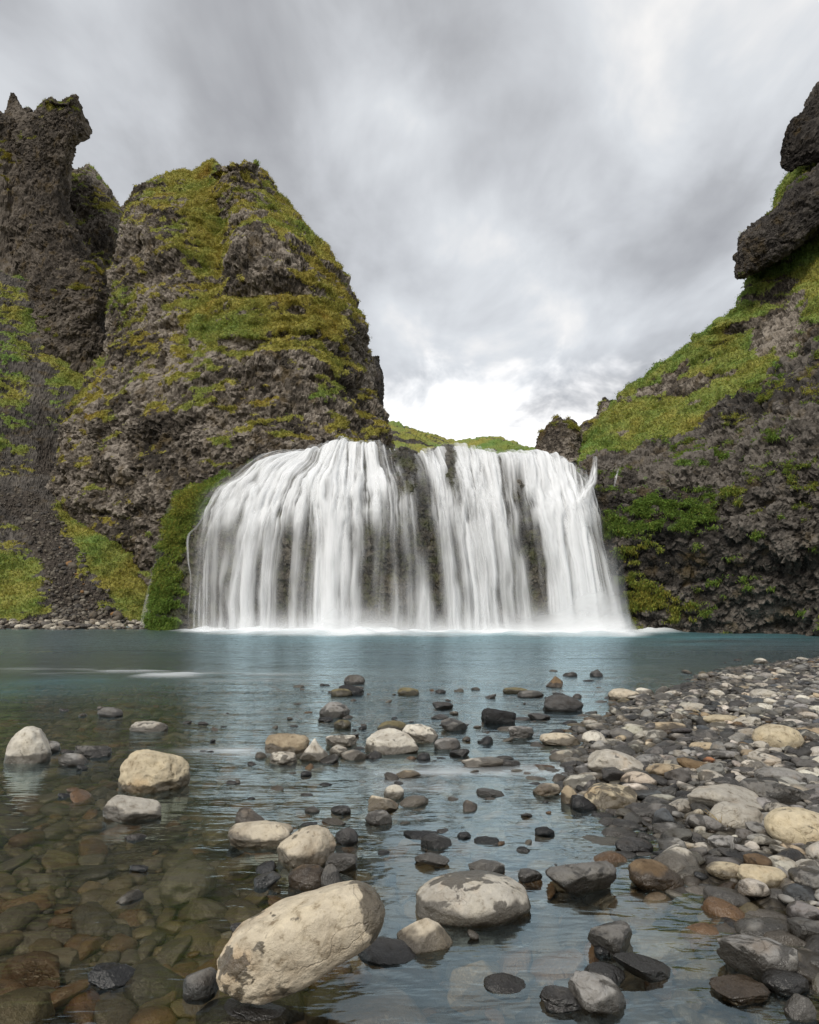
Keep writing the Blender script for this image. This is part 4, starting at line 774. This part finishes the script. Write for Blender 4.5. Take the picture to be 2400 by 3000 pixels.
 (698, 742, 1693, 1714, 'dark', .1, 'flat', .7, 0, 'stone', None, 'small flat dark stone left of the mottled grey stone'),
 (1372, 1440, 1727, 1762, 'grey', .5, 'round', .8, 0, 'stone', 'the speckled bank stone', 'speckled grey stone at the inner corner of the bank water line'),
 (1395, 1470, 1680, 1712, 'pale', .35, 'angular', .8, 0, 'rock', None, 'pale angular rock left of the oval grey boulder'),
 (1375, 1432, 1700, 1750, 'blue', .15, 'angular', .9, 0, 'rock', None, 'blue-black angular rock above the speckled bank stone'),
 (1485, 1560, 1752, 1790, 'grey', .3, 'angular', .7, 6, 'rock', 'the grey chipped rock', 'chipped grey rock below the oval grey boulder'),
 (1295, 1378, 1760, 1795, 'dark', .2, 'dome', .7, 4, 'stone', None, 'dark rounded stone half in water below the speckled bank stone'),
 (1668, 1760, 1815, 1880, 'mid', .5, 'round', .8, 0, 'boulder', None, 'dark mottled boulder at the right edge beside the long tan boulder'),
 (1660, 1760, 1925, 1985, 'mid', .35, 'angular', .8, 0, 'rock', None, 'dark angular rock at the right edge above the big streaked slab'),
 (1535, 1640, 1700, 1722, 'dark', .2, 'flat', .7, 0, 'stone', None, 'dark flat stone wedged under the right end of the oval grey boulder'),
]
def add_stone(name, V, F, loc, rot, tint, patch, label, group=None, scale=None, mesh=None, damp=None):
    me = mesh or stone_mesh(name, V, F, damp); o = bpy.data.objects.new(name, me); col.objects.link(o)
    o.location = loc; o.rotation_euler = rot
    if scale is not None: o.scale = scale
    o.color = (*tint, patch); o['label'] = label; o['category'] = 'stone' if name in ('stone', 'bank_stone', 'submerged_stone') else ('boulder' if name == 'boulder' else 'rock')
    if group: o['group'] = group
    return o
def foot_point(px, py, z0=None):
    z = 0.0
    for _ in range(4):
        g = ground(px, py, z); z = max(0.0, float(bed_z(np.array([g[0]]), np.array([g[1]]))[0]))
    return ground(px, py, z)
for i, (x0, x1, t0, f0, tc_, pa, shp, dw, tilt, nm, phrase, lab) in enumerate(H):
    px, p0, p1 = (x0 + x1) / 2 * S_, t0 * S_, f0 * S_
    g = foot_point(px, p1); dep = g[1] * cP + (g[2] - CAM_H) * sP
    a = (x1 - x0) * S_ / 2 / FPX * dep * 1.03
    c0 = min(a, .8 * a + .0); b = a * dw; yc = g[1] + b * .78
    zt = at(px, p0, yc + .5 * b)[2]; h = max(zt - g[2], .03); c = max(h * .74, .42 * min(a, b)); zc_ = zt - c
    big_ = (x1 - x0) > 60
    V, F = stone_verts(1000 + i, 5 if big_ else 4, shp)
    V = V / np.abs(V).max(0) * np.array([a, b, c])
    if phrase == 'the pitted golden boulder':
        V0, F = stone_verts(1000 + i, 6, shp); V = V0 / np.abs(V0).max(0) * np.array([a, b, c])
        nrm = V / np.linalg.norm(V, axis=1, keepdims=True)
        for sc_, am in ((.045, .016), (.022, .007)):
            f1, f2, idd = worley(V / sc_, 71); V = V - nrm * (am * (1 - sstep(f1, .12, .34)) * (idd > .55))[:, None]
    damp = None
    if phrase == 'the egg-shaped boulder': damp = sstep(V[:, 2] / c + .35 * V[:, 1] / b + .25 * fbm(V * 14, 3, 5), .72, .98) * .7 + sstep(-V[:, 2] / c, .1, .35) * .7
    if phrase == 'the cream cone-topped stone': damp = sstep(-V[:, 2] / c + .15 * fbm(V * 20, 3, 5), -.15, .1) * .7
    if nm == 'rock' or tc_ in ('mid', 'dark', 'grey'): damp = sstep(-V[:, 2] / c + .5 * fbm(V / a * 1.6, 3, i), -.35, .25) * .30
    tint = tuple(np.clip(np.array(TINT[tc_]) * rng.uniform(.9, 1.1), 0, .8))
    add_stone(nm, V, F, (g[0] * yc / g[1], yc, zc_), (0, R(tilt), R(rng.uniform(-14, 14))), tint, pa, lab, damp=damp)
    heroes.append((g[0] * yc / g[1], yc, max(a, b), px, (p0 + p1) / 2, phrase))
# the huge tilted boulder in front
A_, B_ = at(758, 2806, 1.86), at(1004, 2694, 1.88)
ax = (B_ - A_); Ls = np.linalg.norm(ax); axn = Vector(ax / Ls)
SHAPES['bar'] = (2.9, 0, .9, .07, .012); V, F = stone_verts(77, 6, 'bar'); V = V / np.abs(V).max(0)
t = V[:, 0:1]; rad = .097 - .004 * t
V = np.concatenate([t * (Ls / 2 + .106), V[:, 1:2] * rad, V[:, 2:3] * rad * .95], 1)
nn_ = V / np.linalg.norm(V, axis=1, keepdims=True); rough_ = fbm(V * 22, 4, 78, .6); msk = sstep(fbm(V * 7 + 3, 2, 79) - .6 * t[:, 0], .0, .5)
pf1, pf2, pid = worley(V / .02, 83)
V = V + nn_ * (.006 * rough_ * msk + .005 * fbm(V * 9, 3, 80) - .006 * (1 - sstep(pf1, .15, .4)) * (pid > .5) * msk)[:, None]
q = axn.to_track_quat('X', 'Z')
hb = add_stone('boulder', V, F, tuple((A_ + B_) / 2), q.to_euler(), (.56, .49, .375), .16, damp=sstep(t[:, 0] + .14 * fbm(V * 16, 3, 8), .70, .95) * .5 + sstep(-V[:, 2] / .1, .75, 1.0) * .5 + .34 * msk * sstep(-rough_, .05, .35) * sstep(-t[:, 0], -.2, .3), label='huge cream oblong boulder propped at a tilt, nearest in the foreground')
heroes.append(((A_ + B_)[0] / 2, (A_ + B_)[1] / 2, .3, 632 * S_, 2010 * S_, 'the huge cream boulder'))
# big stones lying under water
SUB = [(665, 905, 2040, 2156, 'brown', 'flat', 'broad brown slab under clear water at the bottom middle', 'the sunken brown slab'), (-40, 110, 2045, 2125, 'olive', 'dome', 'large olive stone under water at the lower left corner', 'the sunken olive stone'),
       (1125, 1360, 2118, 2215, 'olive', 'dome', 'large brown stone just breaking the surface at the bottom edge', 'the brown stone at the bottom edge'), (338, 460, 1795, 1850, 'grey', 'flat', 'pale greenish flat stone under water left of the long cream boulder', 'the sunken pale flat stone'),
       (430, 530, 1700, 1745, 'olive', 'dome', 'pale olive stone under water behind the long cream boulder', 'the sunken olive hump'), (1290, 1500, 1935, 1985, 'pale', 'flat', 'wide pale slab under blue water right of the white-topped dark rock', 'the sunken pale slab'),
       (940, 1080, 2010, 2040, 'tan', 'slab', 'tan flat slab under water below the egg-shaped boulder', 'the sunken tan slab'), (1330, 1420, 2130, 2175, 'grey', 'flat', 'grey flat stone under water at the bottom edge right of middle', 'the sunken grey stone')]
for i, (x0, x1, t0, f0, tc_, shp, lab, phrase) in enumerate(SUB):
    px, p1 = (x0 + x1) / 2 * S_, (t0 + f0) / 2 * S_; zt = -.015 if 'breaking' not in lab else .02
    g = ground(px, p1, zt); dep = g[1] * cP + (g[2] - CAM_H) * sP; a = (x1 - x0) * S_ / 2 / FPX * dep
    b = .5 * (ground(px, t0 * S_, zt)[1] - ground(px, f0 * S_, zt)[1]); c = .07
    V, F = stone_verts(1300 + i, 5, shp); V = V / np.abs(V).max(0) * np.array([a, b, c])
    add_stone('submerged_stone', V, F, (g[0], g[1], zt - c), (0, 0, R(rng.uniform(-10, 10))), tuple(np.minimum(.75, 1.7 * np.array(TINT[tc_]))), .0, lab)
    heroes.append((g[0], g[1], max(a, b), px, p1, phrase))

# scattered stones of the bank and the bed
def scatter(n, sizes, region, occupied, tight, seed):
    r = np.random.default_rng(seed); out = []; cell = .25; grid = {}
    for (hx, hy, hr, *_x) in occupied: grid.setdefault((int(hx // cell), int(hy // cell)), []).append((hx, hy, hr * .8))
    bigs = [(hx, hy, hr * .8) for (hx, hy, hr, *_x) in occupied]
    BX = np.array(bigs) if bigs else np.zeros((0, 3))
    x, y = region(r, n); s = np.sort(sizes(r, n))[::-1]
    ok = np.ones(n, bool)
    for hx, hy, hr in BX: ok &= np.hypot(x - hx, y - hy) > hr * .75 + s * .5
    for X_, Y_, S1 in zip(x[ok], y[ok], s[ok]):
        ci, cj = int(X_ // cell), int(Y_ // cell); good = True
        for a in (-1, 0, 1):
            for b in (-1, 0, 1):
                for (ox, oy, orr) in grid.get((ci + a, cj + b), ()):
                    if (ox - X_) ** 2 + (oy - Y_) ** 2 < (tight * (orr + S1)) ** 2: good = False; break
                if not good: break
            if not good: break
        if good: grid.setdefault((ci, cj), []).append((X_, Y_, S1)); out.append((X_, Y_, S1))
    return np.array(out)
def bank_region(r, n):
    X_, Y_ = [], []
    while sum(map(len, X_)) < n:
        y = 1.9 + 12.5 * r.uniform(0, 1, n * 4) ** 1.25; x = r.uniform(.6, 10, n * 4)
        d = bank_dist(x, y); k = (x < .66 * y + 1.7) & (d > -.28 + .2 * r.uniform(-1, 1, len(x))); X_.append(x[k]); Y_.append(y[k])
    return np.concatenate(X_)[:n], np.concatenate(Y_)[:n]
def bed_region(r, n):
    X_, Y_ = [], []
    while sum(map(len, X_)) < n:
        y = 1.25 + 9.5 * r.uniform(0, 1, n * 3) ** 1.7; x = r.uniform(-1, 1, n * 3) * (.68 * y + .5)
        d = bank_dist(x, y); k = d < -.05; X_.append(x[k]); Y_.append(y[k])
    return np.concatenate(X_)[:n], np.concatenate(Y_)[:n]
bank = scatter(38000, lambda r, n: np.clip(.020 * np.exp(r.normal(0, .55, n)), .011, .075), bank_region, heroes, .60, 901)
bed = scatter(11000, lambda r, n: np.clip(.032 * np.exp(r.normal(0, .48, n)), .015, .085), bed_region, heroes, .64, 902)
def pick(r, n, names, p): return np.array([TINT[k] for k in r.choice(names, n, p=p)]), None
def stone_list(A, seed, names, p, inwater):
    r = np.random.default_rng(seed); n = len(A)
    ck = r.choice(names, n, p=p); tint = np.array([TINT[k] for k in ck]) * r.uniform(.7, 1.15, (n, 1)) * (1 + r.normal(0, .012, (n, 3)))
    asp = np.stack([r.uniform(1.0, 1.6, n), r.uniform(.7, 1.05, n), r.uniform(.36, .72, n)], 1)
    z = bed_z(A[:, 0], A[:, 1]) + A[:, 2] * asp[:, 2] * (.35 if inwater else .28)
    return dict(x=A[:, 0], y=A[:, 1], z=z, s=A[:, 2], ck=ck, tint=np.clip(tint, .01, .8), asp=asp, yaw=np.where(r.uniform(size=n) < .65, r.normal(0, .45, n), r.uniform(-1.6, 1.6, n)), tilt=r.normal(0, .22, n), roll=r.normal(0, .2, n), patch=r.uniform(.05, .8, n), var=r.integers(0, 14, n), inw=inwater)
Lb = stone_list(bank, 911, ['pale', 'grey', 'mid', 'dark', 'cream', 'blue', 'tan', 'white', 'brown', 'rust'], [.24, .29, .20, .10, .04, .03, .02, .06, .02, .0], False)
TINT.update(olive=(.42, .34, .20), brown=(.46, .27, .125), mid=(.25, .22, .18), grey=(.36, .33, .275), pale=(.55, .51, .43), tan=(.52, .40, .25), rust=(.45, .22, .10), dark=(.13, .12, .11)); Lw = stone_list(bed, 912, ['olive', 'brown', 'mid', 'grey', 'tan', 'dark', 'pale', 'rust', 'blue'], [.20, .20, .22, .13, .07, .08, .05, .02, .03], True)
far_ = (rng.uniform(-17, -9, 260), rng.uniform(24.2, 25.6, 260))
mr = np.random.default_rng(77); mids_ = []
for h in heroes:
    if float(bank_dist(np.array([h[0]]), np.array([h[1]]))[0]) < -.1 and h[1] > 2.6:
        for _ in range(mr.integers(2, 6)):
            x_, y_ = h[0] + mr.normal(0, .5 + .02 * h[1]) , h[1] + mr.normal(0, .35)
            s_ = float(np.clip(.030 * math.exp(mr.normal(0, .45)), .015, .07))
            if all(math.hypot(x_ - q[0], y_ - q[1]) > q[2] * .9 + s_ * .6 for q in heroes): mids_.append((x_, y_, s_))
Lm = stone_list(np.array(mids_), 913, ['mid', 'dark', 'black', 'grey', 'brown'], [.3, .3, .15, .15, .1], False)
Lm['z'] = mr.uniform(-.012, .008, len(mids_)); Lm['patch'] = mr.uniform(.2, .7, len(mids_))
for k_ in Lb:
    if k_ != 'inw': Lb[k_] = np.concatenate([Lb[k_], Lm[k_]])
VK = ['round', 'slab', 'flat', 'angular', 'rough', 'long', 'slab', 'angular', 'egg', 'flat', 'rough', 'angular', 'round', 'block']
VAR = [stone_verts(2000 + k, 4, s) for k, s in enumerate(VK)]
VARM = [None] * 14
VAR3 = [stone_verts(2000 + k, 3, s) for k, s in enumerate(VK)]
VAR2 = [stone_verts(2000 + k, 2, s) for k, s in enumerate(VK)]
WORD = {'pale': 'pale grey', 'grey': 'grey', 'mid': 'dark grey', 'dark': 'blackish', 'cream': 'cream', 'blue': 'blue-grey', 'tan': 'tan', 'white': 'whitish', 'brown': 'brown', 'rust': 'reddish', 'olive': 'olive'}
SHW = [{'round': 'rounded', 'slab': 'slab-like', 'egg': 'oval', 'block': 'blocky'}.get(k, k) for k in VK]
ranked = []
for Ls_ in (Lb, Lw):
    px, py, dep = project(np.stack([Ls_['x'], Ls_['y'], Ls_['z']], 1)); size = Ls_['s'] * Ls_['asp'][:, 0] / dep * FPX
    inside = (px > 20) & (px < 2380) & (py > 0) & (py < 2970)
    sc_ = np.where(inside, size, 0) * (0.62 if Ls_['inw'] else 1.0)
    Ls_['px'], Ls_['py'], Ls_['size'] = px, py, size
    ranked += [(v, Ls_ is Lw, k) for k, v in enumerate(sc_)]
ranked.sort(reverse=True)
N_IND = 300 - len(H) - len(SUB) - 1
chosen = ranked[:max(N_IND, 120)]
named = [h for h in heroes if h[5]]
cand = []
for v, isw, k in chosen:
    L = Lw if isw else Lb
    dd = [math.hypot((h[3] - L['px'][k]), 1.6 * (h[4] - L['py'][k])) for h in named]; hi = int(np.argmin(dd)); h = named[hi]
    dx, dy = L['px'][k] - h[3], L['py'][k] - h[4]
    rel = ('right of' if dx > 0 else 'left of') if abs(dx) > 1.3 * abs(dy) else ('in front of' if dy > 0 else 'behind')
    kind = 'sunken stone' if (isw and L['z'][k] + L['s'][k] * L['asp'][k, 2] < -.01) else ('stone in the shallows' if isw or L['z'][k] < .03 else 'stone on the bank')
    cand.append((f"{WORD[L['ck'][k]]} {SHW[L['var'][k]]} {kind} {rel} {h[5]}", dd[hi], isw, k))
seen = {}
for lab, d_, isw, k in sorted(cand, key=lambda c: c[1]):
    L = Lw if isw else Lb; n_ = seen.get(lab, 0); seen[lab] = n_ + 1
    label = lab if n_ == 0 else ['', 'second nearest ', 'third nearest ', 'fourth nearest ', 'fifth nearest ', 'sixth nearest '][min(n_, 5)] + lab
    vi = int(L['var'][k])
    if VARM[vi] is None: VARM[vi] = stone_mesh('stone', *VAR[vi])
    s = L['s'][k]
    add_stone('submerged_stone' if isw else 'bank_stone', None, None, (L['x'][k], L['y'][k], L['z'][k]), (L['roll'][k], L['tilt'][k], L['yaw'][k]), tuple(L['tint'][k]), float(L['patch'][k]) * (.3 if isw else 1), label,
              'stones lying on the riverbed' if isw else 'stones of the gravel bank', tuple(s * L['asp'][k]), VARM[vi])
taken = {(isw, k) for _, isw, k in chosen}

def merge(L, isw, name, label, cat):
    Vs, Fs, Cs, o = [], [], [], 0
    for k in range(len(L['x'])):
        if (isw, k) in taken: continue
        V, F = (VAR3 if L['size'][k] > 26 else VAR2)[int(L['var'][k])]
        E = np.array(Euler((L['roll'][k], L['tilt'][k], L['yaw'][k])).to_matrix())
        W_ = (V * (L['s'][k] * L['asp'][k])) @ E.T + np.array([L['x'][k], L['y'][k], L['z'][k]])
        Vs.append(W_); Fs.append(F + o); o += len(V); Cs.append(np.tile(np.append(L['tint'][k], L['patch'][k] * (.3 if isw else 1)), (len(V), 1)))
    mesh_obj(name, np.concatenate(Vs), np.concatenate(Fs), M_pebble, None, True, colors={'stone': np.concatenate(Cs)}, kind='stuff', label=label, category=cat)
merge(Lb, False, 'bank_gravel', 'countless smaller grey stones filling the gravel bank', 'gravel')
merge(Lw, True, 'bed_pebbles', 'countless smaller brown stones covering the riverbed under water', 'pebbles')
Ls3 = dict(x=far_[0], y=far_[1], z=np.full(260, .06) + .25 * (far_[1] - 24.8), s=rng.uniform(.05, .17, 260), tint=np.array([TINT[k] for k in rng.choice(['pale', 'grey', 'mid', 'dark'], 260)]), asp=np.tile([1.2, .9, .6], (260, 1)), yaw=rng.uniform(-3, 3, 260), tilt=rng.normal(0, .2, 260), roll=rng.normal(0, .2, 260), patch=rng.uniform(0, .5, 260), var=rng.integers(0, 14, 260), size=np.full(260, 10.), )
taken = set()
sv = np.array([(v.co.x, v.co.y, v.co.z) for v in bpy.data.objects['hillside'].data.vertices]); ev = np.zeros(len(sv), np.float32); bpy.data.objects['hillside'].data.attributes['earth'].data.foreach_get('value', ev)
si = rng.choice(np.where((ev > .5) & (sv[:, 2] > .1) & (sv[:, 1] < 37))[0], 900); ns = len(si)
Ls4 = dict(x=sv[si, 0], y=sv[si, 1], z=sv[si, 2] + .02, s=np.clip(.05 * np.exp(rng.normal(0, .5, ns)), .03, .2), tint=np.array([TINT[k] for k in rng.choice(['mid', 'dark', 'grey', 'brown'], ns, p=[.43, .35, .2, .02])]) * .6, asp=np.tile([1.2, .9, .7], (ns, 1)), yaw=rng.uniform(-3, 3, ns), tilt=rng.normal(0, .4, ns), roll=rng.normal(0, .4, ns), patch=rng.uniform(0, .3, ns), var=rng.integers(0, 14, ns), size=np.full(ns, 10.))
merge(Ls4, False, 'scree_stones', 'loose dark stones strewn down the scree slope on the left', 'scree'); merge(Ls3, False, 'shore_gravel', 'strip of pale stones along the far left shore of the pool', 'gravel')
print('TRIS', sum(len(o.data.loops) - 2 * len(o.data.polygons) for o in scene.objects if o.type == 'MESH'), 'bank', len(bank), 'bed', len(bed))

sp = foot_point(2128, 2435); rs = np.random.default_rng(5); Vg, Fg = [], []
for k in range(14):
    b0 = sp + np.array([rs.normal(0, .012), .03 + rs.normal(0, .01), -.005]); dv = np.array([rs.normal(0, .5), rs.normal(0, .4), 1.0]); dv /= np.linalg.norm(dv); L_ = rs.uniform(.05, .11); o_ = len(Vg)
    for q_, w_ in ((0, .0022), (.5, .0018), (1, .0004)):
        c_ = b0 + dv * L_ * q_ + np.array([dv[0], dv[1], -.4]) * L_ * .5 * q_ ** 2; Vg += [c_ - np.array([w_, 0, 0]), c_ + np.array([w_, 0, 0])]
    Fg += [[o_, o_ + 1, o_ + 3, o_ + 2], [o_ + 2, o_ + 3, o_ + 5, o_ + 4]]
m_s, nt = new_mat('dry_grass'); finish(nt, nt.n('ShaderNodeBsdfDiffuse', {0: nt.mixc(nt.noise(nt.n('ShaderNodeNewGeometry', out=0), 60.0), (.30, .17, .05), (.42, .34, .12))}))
mesh_obj('grass_sprig', Vg, Fg, m_s, None, True, label='small sprig of dry reddish grass among the bank stones', category='grass')
